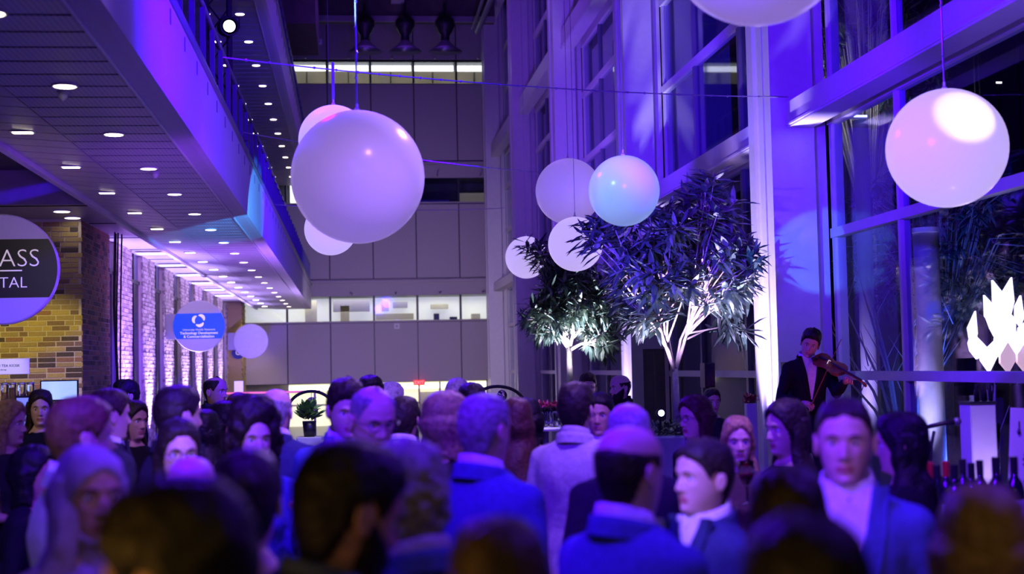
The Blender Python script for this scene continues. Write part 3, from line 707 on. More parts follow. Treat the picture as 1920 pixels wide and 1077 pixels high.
# farther tree
p2 = at(1070, 790, 22.0)
Z0 = 1.1
tB = thing('potted_tree', (p2.x, p2.y, 0), 'farther smaller potted tree with brightly lit leaves and a slim white trunk', 'tree')
crB = [cr(1068, 560, 75, 62, 22, p2, 0, .7), cr(1030, 590, 52, 50, 22, p2, -.1, .6), cr(1118, 590, 55, 60, 22, p2, .1, .6), cr(1065, 505, 60, 30, 22, p2, 0, .5), cr(1012, 470, 40, 26, 22, p2, -.1, .4), cr(1135, 640, 34, 28, 22, p2, 0, .3)]
ficus_at(tB, Z0, 1.08, crB, 8, trunk_r=.052, leafL=.24, tips=215, lpt=13, stems=6)
MB().bbox(-.35, .35, -.35, .35, 0, 1.08, .02).obj('planter', MATS['planter_grey'], tB)

# trees outside the glazing, the first two added for leaf reflections in it
M_leafO = mat('leaf_outside', (.02, .06, .07), .5, noise=(.03, .09, .09), scale=3)
def outdoor_tree(loc, lab, R0, h, seed, tips=110):
    t = thing('outdoor_tree', loc, lab, 'tree', 'trees outside the glass')
    R_ = random.Random(seed); lb = MB(); tb = MB().tube([(0, 0, 0), (.05, 0, h*.55), (0, .05, h)], [.09, .07, .03], 8)
    for k in range(tips):
        v = Vector((R_.uniform(-1, 1), R_.uniform(-1, 1), R_.uniform(-1, 1)))
        if v.length > 1: v.normalize()
        tip = Vector((v.x*R0, v.y*R0, h+v.z*R0*.9))
        tb.tube([(0, 0, h*.5+.3*R_.random()), tuple(tip*.6+Vector((0, 0, h*.4))), tuple(tip)], [.02, .01, .004], 4)
        for j in range(12):
            d = Vector((R_.uniform(-1, 1), R_.uniform(-1, 1), R_.uniform(-1, .6)))
            leaf_add(lb, tip+d*.08, d, Vector((0, 0, 1)), .22, .026, 0)
    tb.obj('trunk', M_bark, t, smooth=True); lb.obj('foliage', [M_leafO], t, kind='stuff')
outdoor_tree((8.0, 18.6, 0), 'leafy tree put outside for the leaves mirrored in the right-hand window, behind the glowing emblem', 1.3, 3.5, 21, 170)
outdoor_tree((6.4, 22.5, 0), 'green-leaved tree put outside for the leaves mirrored in the glass just left of the big column', .55, 2.75, 22, 60)
outdoor_tree((9.8, 26, 0), 'tall tree outside above the heavy right-hand beam', 1.7, 8.0, 23, 150)
bt = thing('bare_tree', (6.1, 15.4, 0), 'bare branching shrub outside the glass beside the violinist', 'tree')
b = MB(); R_ = random.Random(5)
for i in range(16):
    a = R_.uniform(-.9, .9); L = R_.uniform(1.2, 2.2); b.tube([(0, 0, .7), (a*.4, .1*a, .7+L*.45), (a*1.1, .1, .7+L)], [.03, .016, .005], 5)
    for j in range(3):
        s_ = R_.uniform(.4, .9); b.tube([(a*1.1*s_*.9, .08, .7+L*s_), (a*1.1*s_+R_.uniform(-.3, .3), .1, .7+L*s_+.4)], [.008, .003], 4)
b.obj('branches', M_bark, bt, smooth=True)
light('outdoor_blue', 'SPOT', (6.2, 14.2, .4), (.08, .18, 1.), 900, (7.4, 16.4, 3.6), .1, 70, 1)
light('outdoor_lamp', 'SPOT', (7.5, 22, .4), (.7, .9, .7), 300, (6.5, 22.6, 2.8), .1, 60, 1)
light('outdoor_lamp', 'POINT', (9.2, 25, 6.6), (1., .95, .5), 60, size=.2)
# lit posts outside
for (u0, u1, Y, zt, lab, mt) in ((1612, 1640, 16.6, 4.75, 'slim violet-lit post outside the glass with a cap lamp', M_white), (1719, 1764, 14.4, 3.22, 'broad pale post outside the glass, brighter towards its foot', M_white)):
    a = at(u0, 600, Y); c = at(u1, 600, Y); r = (c.x-a.x)/2
    t = thing('lit_post', ((a.x+c.x)/2, Y, 0), lab, 'post')
    MB().lathe([(r, 0), (r, zt)], 32).obj('shaft', mt, t, smooth=True)
    MB().lathe([(r*1.05, zt), (r*1.05, zt+.05)], 32).obj('cap', M_white, t)
    light('post_uplight', 'SPOT', ((a.x+c.x)/2-.35, Y-.4, .25), (.72, .62, 1.) if r > .1 else WVIO, 420, ((a.x+c.x)/2, Y, 2.6), .05, 34, 1)
tc_ = thing('post_lamp', (at(1612, 225, 16.4)), 'small bright cap lamp bracket on top of the slim lit post', 'lamp')
MB().bbox(-.1, .1, -.03, .1, 0, .03, .005).obj('housing', M_white, tc_); MB().box(-.08, .08, -.034, -.03, .003, .027).obj('lens', MATS['uplight_lens'], tc_)
tc_.location.z = 4.80
# buildings outside
ob = thing('brick_building', (16, 27, 0), 'dark brick building outside beyond the right-hand window', 'building')
bw = MB().box(-2, 10, 0, .3, 0, 12); bw.obj('wall', mat('far_brick', (.16, .06, .04), .9, noise=(.10, .04, .03), scale=8), ob)
sk = MB()
for c in range(60):
    for i in range(18):
        x = -2+i*.34+(.17 if c % 2 else 0); sk.box(x, x+.31, -.03, 0, 1+c*.13, 1+c*.13+.11, i % 2)
sk.obj('brick_courses', [mat('far_brick_a', (.2, .075, .05), .9), mat('far_brick_b', (.14, .05, .035), .9)], ob, kind='stuff')
light('building_light', 'POINT', (14.6, 24.5, 2.2), (1., .5, .55), 120, size=.1)
for (u, v, lb) in ((1829, 78, 'warm light bar outside above the white globe, left of its pair'), (1838, 86, 'lower warm light bar outside beside its brighter twin'), (1873, 155, 'single warm light bar outside to the upper right of the white globe'), (1908, 40, 'warm light bar outside in the top right corner')):
    t = thing('street_light', at(u, v, 24+(u-1829)*.08), lb, 'light', 'distant lights outside the glass')
    MB().bbox(-.07, .07, 0, .08, -.02, .02, .004).obj('housing', M_dark, t); MB().box(-.06, .06, -.004, 0, -.016, .016).obj('lens', M_glow, t)
    MB().tube([(0, .06, -.01), (0, .06, -t.location.z-.02)], .03, 8).obj('pole', M_black, t)
# glowing crystal emblem
em = thing('glowing_emblem', at(1878, 703, 12.9), 'glowing white emblem of pointed crystal shapes outside the right-hand window', 'sign')
EMW = mat('emblem_white', (1, 1, 1), .5, emit=(1, .86, .95), estr=3.2); EMP = mat('emblem_peach', (1, .7, .6), .5, emit=(1, .60, .50), estr=1.3)
s_ = 12.9/F_PX
def crystal(pts, m, k):
    v = [((u-1878)*s_, 0-.002*k, -(v_-703)*s_) for u, v_ in pts]; n = len(v)
    vv = v+[(x, .04, z) for x, _, z in v]
    f = [tuple(range(n)), tuple(range(2*n-1, n-1, -1))]+[(i, i+n, (i+1) % n+n, (i+1) % n) for i in range(n)]
    b = MB().add(vv, f); b.obj('crystal', m, em)
CR = [[(1814, 610), (1831, 577), (1833, 621), (1824, 648), (1818, 640)], [(1814, 640), (1824, 612), (1835, 635), (1835, 668), (1830, 672), (1817, 655)],
      [(1833, 630), (1852, 650), (1868, 636), (1871, 668), (1854, 698), (1838, 675)], [(1850, 546), (1868, 566), (1868, 606), (1860, 600), (1850, 588)],
      [(1853, 592), (1866, 570), (1885, 592), (1886, 616), (1870, 632), (1860, 612)], [(1868, 517), (1886, 540), (1888, 585), (1878, 590), (1868, 560)],
      [(1908, 512), (1911, 560), (1902, 590), (1888, 585), (1889, 540)], [(1878, 592), (1895, 575), (1912, 595), (1911, 625), (1893, 632), (1878, 622)],
      [(1868, 632), (1884, 614), (1894, 640), (1893, 668), (1876, 668), (1868, 655)], [(1894, 632), (1910, 615), (1920, 635), (1915, 668), (1900, 672), (1893, 655)],
      [(1913, 570), (1925, 548), (1930, 590), (1922, 610), (1912, 596)], [(1918, 612), (1934, 600), (1936, 650), (1924, 680), (1914, 655)]]
for k, c in enumerate(CR): crystal(c, EMW, k % 3)
for k, c in enumerate([[(1877, 664), (1893, 640), (1908, 664), (1908, 676), (1893, 700), (1877, 680)], [(1912, 664), (1926, 645), (1940, 664), (1926, 698), (1912, 680)]]): crystal(c, EMP, 3)
MB().box(-.5, .5, -.03, .07, -.05, .0).obj('base_bar', M_dark, em)
for x in (-.1, .3): MB().tube([(x, .02, -.05), (x, .02, -1.6)], .02).obj('support', M_dark, em)

# ================================================================== PEOPLE
SKIN = {'fair': mat('skin_fair', (.62, .40, .31), .5, noise=(.66, .44, .34), scale=30), 'mid': mat('skin_mid', (.50, .30, .21), .5, noise=(.54, .33, .24), scale=30),
        'tan': mat('skin_tan', (.36, .20, .13), .5, noise=(.40, .23, .15), scale=30)}
LIP = mat('lips', (.42, .14, .13), .4); EYEW = mat('eye_white', (.7, .7, .72), .2); EYEK = mat('eye_iris', (.03, .02, .015), .15)
def hairm(n, c): return mat('hair_'+n, c, .5, noise=tuple(x*.45 for x in c), bump=.7, scale=55, spec=.3)
HAIR = {k: hairm(k, c) for k, c in dict(black=(.012, .010, .010), dark=(.03, .02, .015), brown=(.075, .045, .028), auburn=(.08, .028, .02), ginger=(.20, .10, .05), blond=(.45, .30, .13),
        sandy=(.30, .20, .12), grey=(.34, .33, .33), white=(.62, .60, .60)).items()}
def cloth(n, c, r=.9): return mat('cloth_'+n, c, r, noise=tuple(x*.8 for x in c), bump=.25, scale=45, spec=.12)
CL = {k: cloth(k, c) for k, c in dict(black=(.012, .012, .014), charcoal=(.035, .035, .04), navy=(.035, .045, .11), blue=(.07, .10, .28), grey=(.26, .26, .27), pale=(.42, .38, .42),
        lilac=(.42, .34, .48), white=(.75, .74, .76), teal=(.05, .16, .25), brown=(.09, .06, .05), wine=(.16, .04, .06)).items()}
def smooth(x, a, b): t = np.clip((x-a)/(b-a), 0, 1); return t*t*(3-2*t)
# ---- head+neck as one lofted surface (face towards -Y, eyes at z=0)
HZ = np.array([.1185, .117, .112, .100, .08, .055, .03, .01, -.01, -.03, -.05, -.07, -.09, -.105, -.114, -.120, -.128, -.145, -.17, -.20, -.235])
HF = np.array([.002, .018, .038, .062, .081, .091, .094, .0925, .0885, .086, .0855, .0845, .082, .078, .068, .050, .040, .038, .041, .048, .055])
HB = np.array([.002, .022, .045, .070, .089, .099, .102, .101, .096, .088, .078, .068, .061, .058, .057, .057, .057, .059, .063, .070, .078])
HW = np.array([.002, .018, .036, .055, .068, .076, .0785, .078, .0755, .072, .068, .062, .054, .048, .046, .0455, .046, .049, .054, .066, .095])
def head_grid(nz=64, nt=56, thin=1.0):
    s = np.linspace(0, 1, nz); kz = np.linspace(0, 1, len(HZ))
    # denser rings where the face has detail
    z = np.interp(s, [0, .12, .30, .78, .88, 1], [.1185, .10, .045, -.10, -.125, -.235])
    f = np.interp(-z, -HZ, HF); b = np.interp(-z, -HZ, HB); w = np.interp(-z, -HZ, HW)*thin
    ker = np.array([.25, .5, .25])
    for arr in (f, b, w): arr[1:-1] = np.convolve(arr, ker, 'valid')
    a = np.linspace(-PI, PI, nt, endpoint=False)
    # pack more columns into the face
    a = a-.45*np.sin(a)*1.0
    A, Z = np.meshgrid(a, z); Fm = f[:, None]; Bm = b[:, None]; Wm = w[:, None]
    ca, sa = np.cos(A), np.sin(A)
    X = Wm*np.sign(sa)*np.abs(sa)**.92; Y = np.where(ca > 0, -Fm*np.abs(ca)**.92, Bm*np.abs(ca)**.95)
    front = smooth(ca, .15, .6)
    g = lambda x, x0, s_: np.exp(-((x-x0)/s_)**2)
    nz_ = smooth(-Z, -.012, .036)*(1-smooth(-Z, .040, .050))
    d = .026*g(X, 0, .0105)*nz_
    d += .009*(g(X, .013, .007)+g(X, -.013, .007))*g(Z, -.040, .008)
    d -= .0125*(g(X, .031, .0165)+g(X, -.031, .0165))*g(Z, .0, .0125)
    d += .0035*(g(X, .031, .015)+g(X, -.031, .015))*(g(Z, .0095, .004)+.8*g(Z, -.0105, .004))
    d += .005*g(Z, .020, .008)*g(np.abs(X), .028, .022)
    d += .006*g(X, 0, .019)*g(Z, -.0645, .0045)+.0065*g(X, 0, .017)*g(Z, -.077, .005)-.004*g(X, 0, .022)*g(Z, -.0705, .002)
    d -= .004*g(Z, -.088, .007)*g(X, 0, .02)
    d += .007*g(X, 0, .018)*g(Z, -.104, .011)
    d += .004*g(np.abs(X), .043, .014)*g(Z, -.028, .014)
    Y = Y-d*front
    return np.stack([X, Y, Z], -1), A
_HG = {}
def hg(nz, nt, thin):
    k = (nz, nt, thin)
    if k not in _HG: _HG[k] = head_grid(nz, nt, thin)
    return _HG[k]
def wob(P, f, seed, oct=3):
    n = 0
    for k in range(oct):
        q = f*(1.9**k); s = seed*7.3+k*3.1
        n = n+(np.sin(P[..., 0]*q+s+1.3*np.sin(P[..., 1]*q*.8+s))*np.sin(P[..., 1]*q*1.1+2*s+np.sin(P[..., 2]*q))*np.cos(P[..., 2]*q*.9+s*1.7))/(1.5**k)
    return n
def grid_faces(nz, nt, keep=None):
    i = np.arange(nz-1)[:, None]; j = np.arange(nt)[None, :]; j2 = (j+1) % nt
    f = np.stack([i*nt+j, (i+1)*nt+j, (i+1)*nt+j2, i*nt+j2], -1)
    return f
def np_mesh(name, V, Fq, mats, mi=None, smooth_=True):
    me = bpy.data.meshes.new(name); me.from_pydata(np.asarray(V, float).tolist(), [], [tuple(int(i) for i in q) for q in Fq])
    for m in mats: me.materials.append(m)
    if mi is not None: me.polygons.foreach_set('material_index', np.asarray(mi, 'i'))
    me.polygons.foreach_set('use_smooth', [smooth_]*len(Fq)); me.update(); return me
def head_part(thin, nz=64, nt=56):
    G, A = hg(nz, nt, thin); V = G.reshape(-1, 3); F_ = grid_faces(nz, nt).reshape(-1, 4)
    c = V[F_].mean(1); mi = ((c[:, 2] < -.0595) & (c[:, 2] > -.0815) & (np.abs(c[:, 0]) < .0235-.25*np.abs(c[:, 2]+.0705)) & (c[:, 1] < -.05)).astype(int)
    V = list(map(tuple, V)); F_ = [tuple(q) for q in F_]; mi = list(mi)
    # ears, grown as dished ellipsoids sunk into the side of the head
    for sx in (-1, 1):
        b = MB(); b.ball((0, 0, 0), (.009, .019, .031), 12, 8)
        for (x, y, z) in b.v:
            r = (y/.019)**2+(z/.031)**2
            x2 = sx*(abs(.0785*thin)-.002+x*sx*1.0) if False else sx*(.078*thin)+x-(-sx)*.0-(sx*.006*max(0, 1-r*1.6) if x*sx > 0 else 0)
            yy = y*(1-.2*(z < 0)); V.append((x2+sx*.006+sx*.25*max(y, 0), yy+.012+z*.12, z-.008))
        base = len(V)-len(b.v)
        F_ += [tuple(i+base for i in q) for q in b.f]; mi += [0]*len(b.f)
    return V, F_, mi
def hair_cap(style, seed, thin):
    nz, nt = 46, 64; G, A = hg(nz, nt, thin); P = G.copy()
    # smooth skull (no facial relief) to grow the hair from
    az = np.abs(np.degrees(A)); c0 = np.array([0, .004, .0]); D_ = P-c0; Nn = D_/np.linalg.norm(D_, axis=-1, keepdims=True)
    lines = {'short': ([0, 25, 45, 62, 75, 90, 105, 130, 180], [.066, .062, .05, .028, -.005, .028, -.02, -.085, -.098], .013, .006),
             'crop': ([0, 25, 45, 62, 75, 90, 105, 130, 180], [.070, .065, .055, .03, .0, .03, -.02, -.08, -.09], .005, .001),
             'quiff': ([0, 25, 45, 62, 75, 90, 105, 130, 180], [.062, .060, .05, .028, -.005, .028, -.02, -.085, -.098], .013, .016),
             'thin': ([0, 20, 35, 55, 72, 90, 105, 130, 180], [.098, .085, .075, .04, -.005, .028, -.02, -.08, -.09], .006, .003),
             'curly_short': ([0, 25, 45, 62, 75, 90, 105, 130, 180], [.062, .058, .045, .025, -.01, .02, -.03, -.09, -.10], .020, .012),
             'long': ([0, 20, 45, 62, 80, 100, 130, 180], [.072, .062, .038, .0, -.06, -.12, -.16, -.16], .014, .010),
             'curly': ([0, 20, 45, 62, 80, 100, 130, 180], [.058, .05, .02, -.02, -.08, -.12, -.15, -.15], .036, .026),
             'bald': ([0, 30, 55, 72, 90, 105, 130, 180], [.3, .3, .06, .0, .028, -.02, -.08, -.09], .004, 0)}
    la, lz, t, top = lines[style]
    zl = np.interp(az, la, lz)+.004*wob(P, 120, seed, 1)
    T = t+top*smooth(P[..., 2], .03, .11)
    if style == 'curly': T = T*(1-.65*smooth(70-az, 0, 50)*smooth(.10-P[..., 2], 0, .04)); zl = zl+.012*smooth(45-az, 0, 30)
    m = smooth(P[..., 2]-zl, 0, .010 if style != 'thin' else .02)
    if style == 'bald': m = m*(1-smooth(P[..., 2], .035+.02*smooth(az, 60, 180), .055+.02*smooth(az, 60, 180)))
    if style == 'thin': m = m*(1-.8*smooth(P[..., 2], .07, .1)*(az > 0))
    if style == 'quiff': T = T+.014*smooth(P[..., 2], .05, .10)*smooth(60-az, 0, 50)
    amp = {'curly': .017, 'curly_short': .010, 'short': .0035, 'quiff': .005, 'long': .003}.get(style, .001); fr = {'curly': 62, 'curly_short': 85}.get(style, 75)
    streak = .0015*np.sin(A*60+seed)*smooth(P[..., 2], -.1, .05)
    off = np.where(m > 0, -.004+(T+.004)*m+(amp*wob(P, fr, seed)+streak)*m, -.004)
    P = P+Nn*off[..., None]
    Fq = grid_faces(nz, nt).reshape(-1, 4); mm = m.reshape(-1)[Fq].max(1) > 0
    return P.reshape(-1, 3), Fq[mm]
def hair_curtain(L, seed, spread=.035, a0=68, wave=.006, curl=False, thick=.03, back_only=False):
    """long hair: a closed thick shell hanging from the sides and back of the head"""
    na, nz = 40, 22; az = np.radians(np.linspace(a0 if not back_only else 95, 360-(a0 if not back_only else 95), na))
    z = np.linspace(.055, -L, nz); V = []
    for side in (0, 1):
        for k, zz in enumerate(z):
            t = k/(nz-1)
            f = np.interp(-max(zz, -.1), -HZ, HF); b = np.interp(-max(zz, -.1), -HZ, HB); w_ = np.interp(-max(zz, -.06), -HZ, HW)
            neck = smooth(-zz, .06, .2)
            w2 = (w_+.004)*(1-neck)+((.088 if L > .14 else .074)+spread*smooth(-zz, .14, .3))*neck; b2 = (b+.006)*(1-neck)+(.108+.02*smooth(-zz, .15, .35))*neck
            taper = 1 if not curl else 1
            th = thick*(.35+.65*math.sin(PI*min(1, .12+.85*t)))
            if k == nz-1: th *= .25
            for a in az:
                edge = smooth(np.float64(min(a-az[0], az[-1]-a)), 0, .45); o = th*(.12+.88*edge)*(.15+.85*smooth(np.float64(t), 0, .22)) if side == 0 else -.006
                if L > .2: o = o+.0
                ca, sa = math.cos(a), math.sin(a)
                x = (w2+o)*sa; y = -(f*.8+o)*ca if ca > 0 else -(b2+o)*ca
                V.append((x, y, zz+(0 if side == 0 else .0)))
    V = np.array(V)
    n = wob(V, 48 if curl else 30, seed)*(.014 if curl else wave)
    Cn = V.copy(); Cn[:, 2] = 0; Cn /= np.linalg.norm(Cn, axis=1, keepdims=True)+1e-6
    strand = .0025*np.sin(np.arctan2(V[:, 0], V[:, 1])*34+seed+V[:, 2]*6)
    V = V+Cn*(n+strand)[:, None]
    V[:, 2] += np.where(V[:, 2] < -L+.03, .02*np.sin(V[:, 0]*60+seed), 0)
    N = na*nz; Fq = []
    for k in range(nz-1):
        for i in range(na-1):
            a = k*na+i; Fq.append((a, a+1, a+na+1, a+na)); Fq.append((a+N+1, a+N, a+N+na, a+N+na+1))
        for i in (0, na-1):
            a = k*na+i; q = (a, a+na, a+N+na, a+N); Fq.append(q if i == 0 else q[::-1])
    for i in range(na-1):
        a = i; Fq.append((a+1, a, a+N, a+N+1)); a = (nz-1)*na+i; Fq.append((a, a+1, a+N+1, a+N))
    return V, Fq
# ---- bodies: voxel-merged limbs and torso, cached per pose
S_ = {'m': dict(sh=.178, hip=.095), 'f': dict(sh=.150, hip=.10)}
def arm_chain(side, kind, sh):
    S = Vector((side*sh, 0, 1.395))
    if kind == 'down': E = S+Vector((side*.055, .03, -.29)); W = E+Vector((side*.01, -.07, -.24))
    elif kind == 'raise': E = S+Vector((side*.05, -.05, -.28)); W = E+Vector((-side*.10, -.20, .09))
    elif kind == 'fold': E = S+Vector((side*.05, -.02, -.28)); W = E+Vector((-side*.14, -.20, .02))
    elif kind == 'vneck': E = S+Vector((side*.03, -.16, -.22)); W = E+Vector((side*.02, -.20, .10))      # holding the violin neck
    elif kind == 'vbow': E = S+Vector((side*.10, -.08, -.26)); W = E+Vector((-side*.14, -.22, -.04))
    elif kind == 'phone': E = S+Vector((side*.03, -.08, -.26)); W = E+Vector((-side*.05, -.16, .18))
    return S, E, W
def torso(b, g, grow=0., z0=.86, z1=9):
    k = S_[g]; sh = k['sh']; fem = g == 'f'
    Z = [.86, .93, 1.0, 1.07, 1.13, 1.20, 1.27, 1.33, 1.39, 1.435, 1.47, 1.50, 1.53]
    W_ = [.155, .172, .165, .150, .143, .152, .168, .178, .178, .160, .115, .07, .055] if not fem else [.165, .178, .160, .132, .124, .132, .145, .152, .152, .138, .10, .058, .048]
    D_ = [.105, .118, .112, .100, .100, .108, .118, .122, .112, .094, .078, .062, .052] if not fem else [.11, .12, .105, .09, .088, .10, .118, .112, .098, .082, .066, .054, .046]
    n = 26; v = []; f = []; m = 0
    for z, w_, d_ in zip(Z, W_, D_):
        if z < z0-.001 or z > z1: continue
        for i in range(n):
            a = 2*PI*i/n; ca, sa = math.cos(a), math.sin(a)
            dd = d_+grow; ww = w_+grow
            yc = .01+.012*math.sin((z-.9)*5)
            bust = (.035*math.exp(-((z-1.265)/.055)**2)*max(0, -sa)*math.exp(-((abs(ca*ww)-.07)/.05)**2)) if fem else 0
            v.append((ww*math.copysign(abs(ca)**.85, ca), yc+dd*math.copysign(abs(sa)**.9, sa)-bust, z))
        m += 1
    for j in range(m-1):
        for i in range(n): f.append((j*n+i, j*n+(i+1) % n, (j+1)*n+(i+1) % n, (j+1)*n+i))
    f += [tuple(range(n))[::-1], tuple((m-1)*n+i for i in range(n))]
    b.add(v, f)
def caps(b, pts, rs, n=14):
    b.tube(pts, rs, n)
    for p, r in zip(pts, rs): b.ball(p, r*.995, n, 8)
def remesh(b, vox, smooth_it=4, wr=0, seed=1):
    me = b.mesh('tmp', SKIN['fair']); o = bpy.data.objects.new('tmp', me); sc.collection.objects.link(o)
    r = o.modifiers.new('r', 'REMESH'); r.mode = 'VOXEL'; r.voxel_size = vox
    s = o.modifiers.new('s', 'SMOOTH'); s.iterations = smooth_it; s.factor = .5
    bpy.context.view_layer.update(); ev = o.evaluated_get(bpy.context.evaluated_depsgraph_get()); m2 = ev.to_mesh()
    V = np.empty(len(m2.vertices)*3); m2.vertices.foreach_get('co', V); V = V.reshape(-1, 3)
    N = np.empty(len(m2.vertices)*3); m2.vertices.foreach_get('normal', N); N = N.reshape(-1, 3)
    F_ = [tuple(p.vertices) for p in m2.polygons]
    ev.to_mesh_clear(); bpy.data.objects.remove(o)
    if wr: V = V+N*(wr*wob(V*np.array([1, 1, .55]), 26, seed))[:, None]
    return V, F_
def hand_mb(side, W, dirn, up, curl=.6, s=1.0):
    """palm, five separate curled fingers; dirn = wrist->knuckles, up = back of the hand"""
    d = dirn.normalized(); u = (up-d*up.dot(d)).normalized(); r = d.cross(u)*side
    b = MB(); P = lambda x, y, z: W+(d*x+r*y+u*z)*s
    caps(b, [P(-.03, 0, 0), P(.02, .0, .0), P(.05, .0, 0), P(.075, 0, 0)], [.026*s, .028*s, .031*s, .024*s], 10)
    b.tube([P(.02, -.02, 0), P(.08, -.026, 0)], [.014*s, .013*s], 8); b.tube([P(.02, .02, 0), P(.08, .026, 0)], [.014*s, .013*s], 8)
    for i, (yy, L) in enumerate(((-.030, .068), (-.010, .078), (.010, .073), (.029, .056))):
        a = 0; p = P(.074, yy, 0); ch = [P(.055, yy*.9, 0), p]; q = Vector((.074, yy, 0))
        for j, fl in enumerate((.45, .32, .23)):
            a += curl*(.75+.25*j); q = q+Vector((math.cos(a)*L*fl, yy*.05, -math.sin(a)*L*fl)); ch.append(P(*q))
        caps(b, ch, [.0095*s, .0095*s, .0088*s, .008*s, .0068*s], 8)
    caps(b, [P(.005, -.022, -.004), P(.03, -.046, -.014), P(.056, -.052, -.03*(1+curl*.3)), P(.076, -.046, -.044)], [.013*s, .0115*s, .010*s, .008*s], 8)
    return b
_BODY = {}
def body_parts(g, la, ra):
    """limbs+torso skin, jacket shell, trousers, for a left-arm / right-arm pose"""
    key = (g, la, ra)
    if key in _BODY: return _BODY[key]
    k = S_[g]; sh = k['sh']; fm = .88 if g == 'f' else 1.
    b = MB(); torso(b, g); jk = MB(); torso(jk, g, .014 if g == 'm' else .008, .86, 1.505 if g == 'm' else 1.475)
    jk.lathe([(.175, .74), (.195, .755), (.20, .84), (.185, .93)], 24) if g == 'm' else jk.lathe([(.19, .80), (.20, .82), (.195, .93)], 24)
    for q in range(len(jk.v)-(96 if g == 'm' else 72), len(jk.v)): x_, y_, z_ = jk.v[q]; jk.v[q] = (x_, y_*.78+.01, z_)
    hands = MB(); info = {}
    for side, kind in ((1, la), (-1, ra)):
        S, E, W = arm_chain(side, kind, sh)
        caps(b, [Vector((side*.06, .01, 1.43)), S, S.lerp(E, .5), E, E.lerp(W, .35), W], [.06*fm, .054*fm, .047*fm, .040*fm, .041*fm, .027*fm])
        caps(jk, [Vector((side*.05, .012, 1.44)), S+Vector((0, 0, .004)), S.lerp(E, .5), E, E.lerp(W, .35), E.lerp(W, .9)], [r_*fm+e_ for r_, e_ in ((.056, .010), (.054, .010), (.047, .011), (.041, .012), (.041, .010), (.029, .011))])
        hb = hand_mb(side, W, (W-E), Vector((side*.9, -.3, .3)) if kind == 'down' else Vector((side*.25, -.4, 1)), .35 if kind == 'down' else .75, .92 if g == 'm' else .84)
        hands.add(hb.v, hb.f); info[side] = W
        b_h = k['hip']
        caps(b, [(side*b_h, 0, .92), (side*.10, -.01, .70), (side*.10, -.015, .50), (side*.105, .01, .30), (side*.105, .025, .09)], [.088, .074, .052, .050, .036])
        caps(b, [(side*.105, .02, .045), (side*.112, -.07, .035), (side*.118, -.15, .026)], [.036, .033, .026])
    V, F_ = remesh(b, .017, 3); base = len(V)
    V = np.vstack([V, np.array([tuple(p) for p in hands.v])]); F_ = list(F_)+[tuple(i+base for i in q) for q in hands.f]
    JV, JF = remesh(jk, .0165, 3, .0035, len(_BODY))
    tb = MB()
    for side in (1, -1):
        caps(tb, [(side*k['hip'], 0, .92), (side*.10, -.008, .70), (side*.10, -.01, .50), (side*.105, .01, .30), (side*.105, .02, .10)], [.104, .092, .072, .068, .060])
    tb.ball((0, .01, .94), (.185, .13, .10), 20, 10)
    TV, TF = remesh(tb, .024, 3, .003)
    _BODY[key] = (V, F_, JV, JF, TV, TF, info); return _BODY[key]
_MESH = {}
def rotm(pitch, roll, yaw=0): return np.array((Matrix.Rotation(yaw, 3, 'Z') @ Matrix.Rotation(roll, 3, 'Y') @ Matrix.Rotation(pitch, 3, 'X')))
from mathutils.bvhtree import BVHTree
_BV = {}
def strip_on(key, JV, JF, zs, lo, hi, off, nx=7):
    """a smooth thin cloth strip between x=lo(z) and x=hi(z) laid on the front of the jacket"""
    if key not in _BV: _BV[key] = BVHTree.FromPolygons([tuple(p) for p in JV], [tuple(q) for q in JF])
    V = []; n = len(zs)
    for z in zs:
        for k in range(nx):
            x = lo(z)+(hi(z)-lo(z))*k/(nx-1); h = _BV[key].ray_cast(Vector((x, -.6, z)), Vector((0, 1, 0)))[0]
            y = h.y if h is not None and h.y < .02 else -.052
            V.append([x, y, z])
    V = np.array(V); G_ = V.reshape(n, nx, 3)
    for _ in range(3): G_[1:-1, :, 1] = .25*G_[:-2, :, 1]+.5*G_[1:-1, :, 1]+.25*G_[2:, :, 1]
    F1 = V+np.array([0, -off, 0]); F2 = V+np.array([0, .004, 0]); N = n*nx; f = []
    for j in range(n-1):
        for i in range(nx-1):
            a = j*nx+i; f.append((a, a+1, a+nx+1, a+nx)); f.append((a+N+1, a+N, a+N+nx, a+N+nx+1))
        for i in (0, nx-1): a = j*nx+i; f.append((a, a+nx, a+nx+N, a+N))
    return np.vstack([F1, F2]), f
def collar_mb(r0, z0, h, open_=.5, tilt=.25):
    b = MB(); n = 36; v = []
    a0 = open_
    for lay in (0, 1):
        for zz, rr in ((z0, r0+.012), (z0+h*.6, r0+.004), (z0+h, r0)):
            for i in range(n+1):
                a = -PI/2+a0+(2*PI-2*a0)*i/n; r = rr+(.005 if lay == 0 else 0)
                v.append((r*math.cos(a)*1.0, .018+r*1.08*math.sin(a), zz+.022*math.sin(a)-.0*lay))
    N = 3*(n+1); f = []
    for j in range(2):
        for i in range(n):
            a = j*(n+1)+i; f.append((a, a+1, a+n+2, a+n+1)); f.append((a+N+1, a+N, a+N+n+1, a+N+n+2))
    for i in range(n): a = 2*(n+1)+i; f.append((a, a+1, a+1+N, a+N))
    for j in range(2):
        a = j*(n+1); f.append((a+N, a, a+n+1, a+n+1+N)); a += n; f.append((a, a+N, a+n+1+N, a+n+1))
    return b.add(v, f)
HEADZ = 1.632
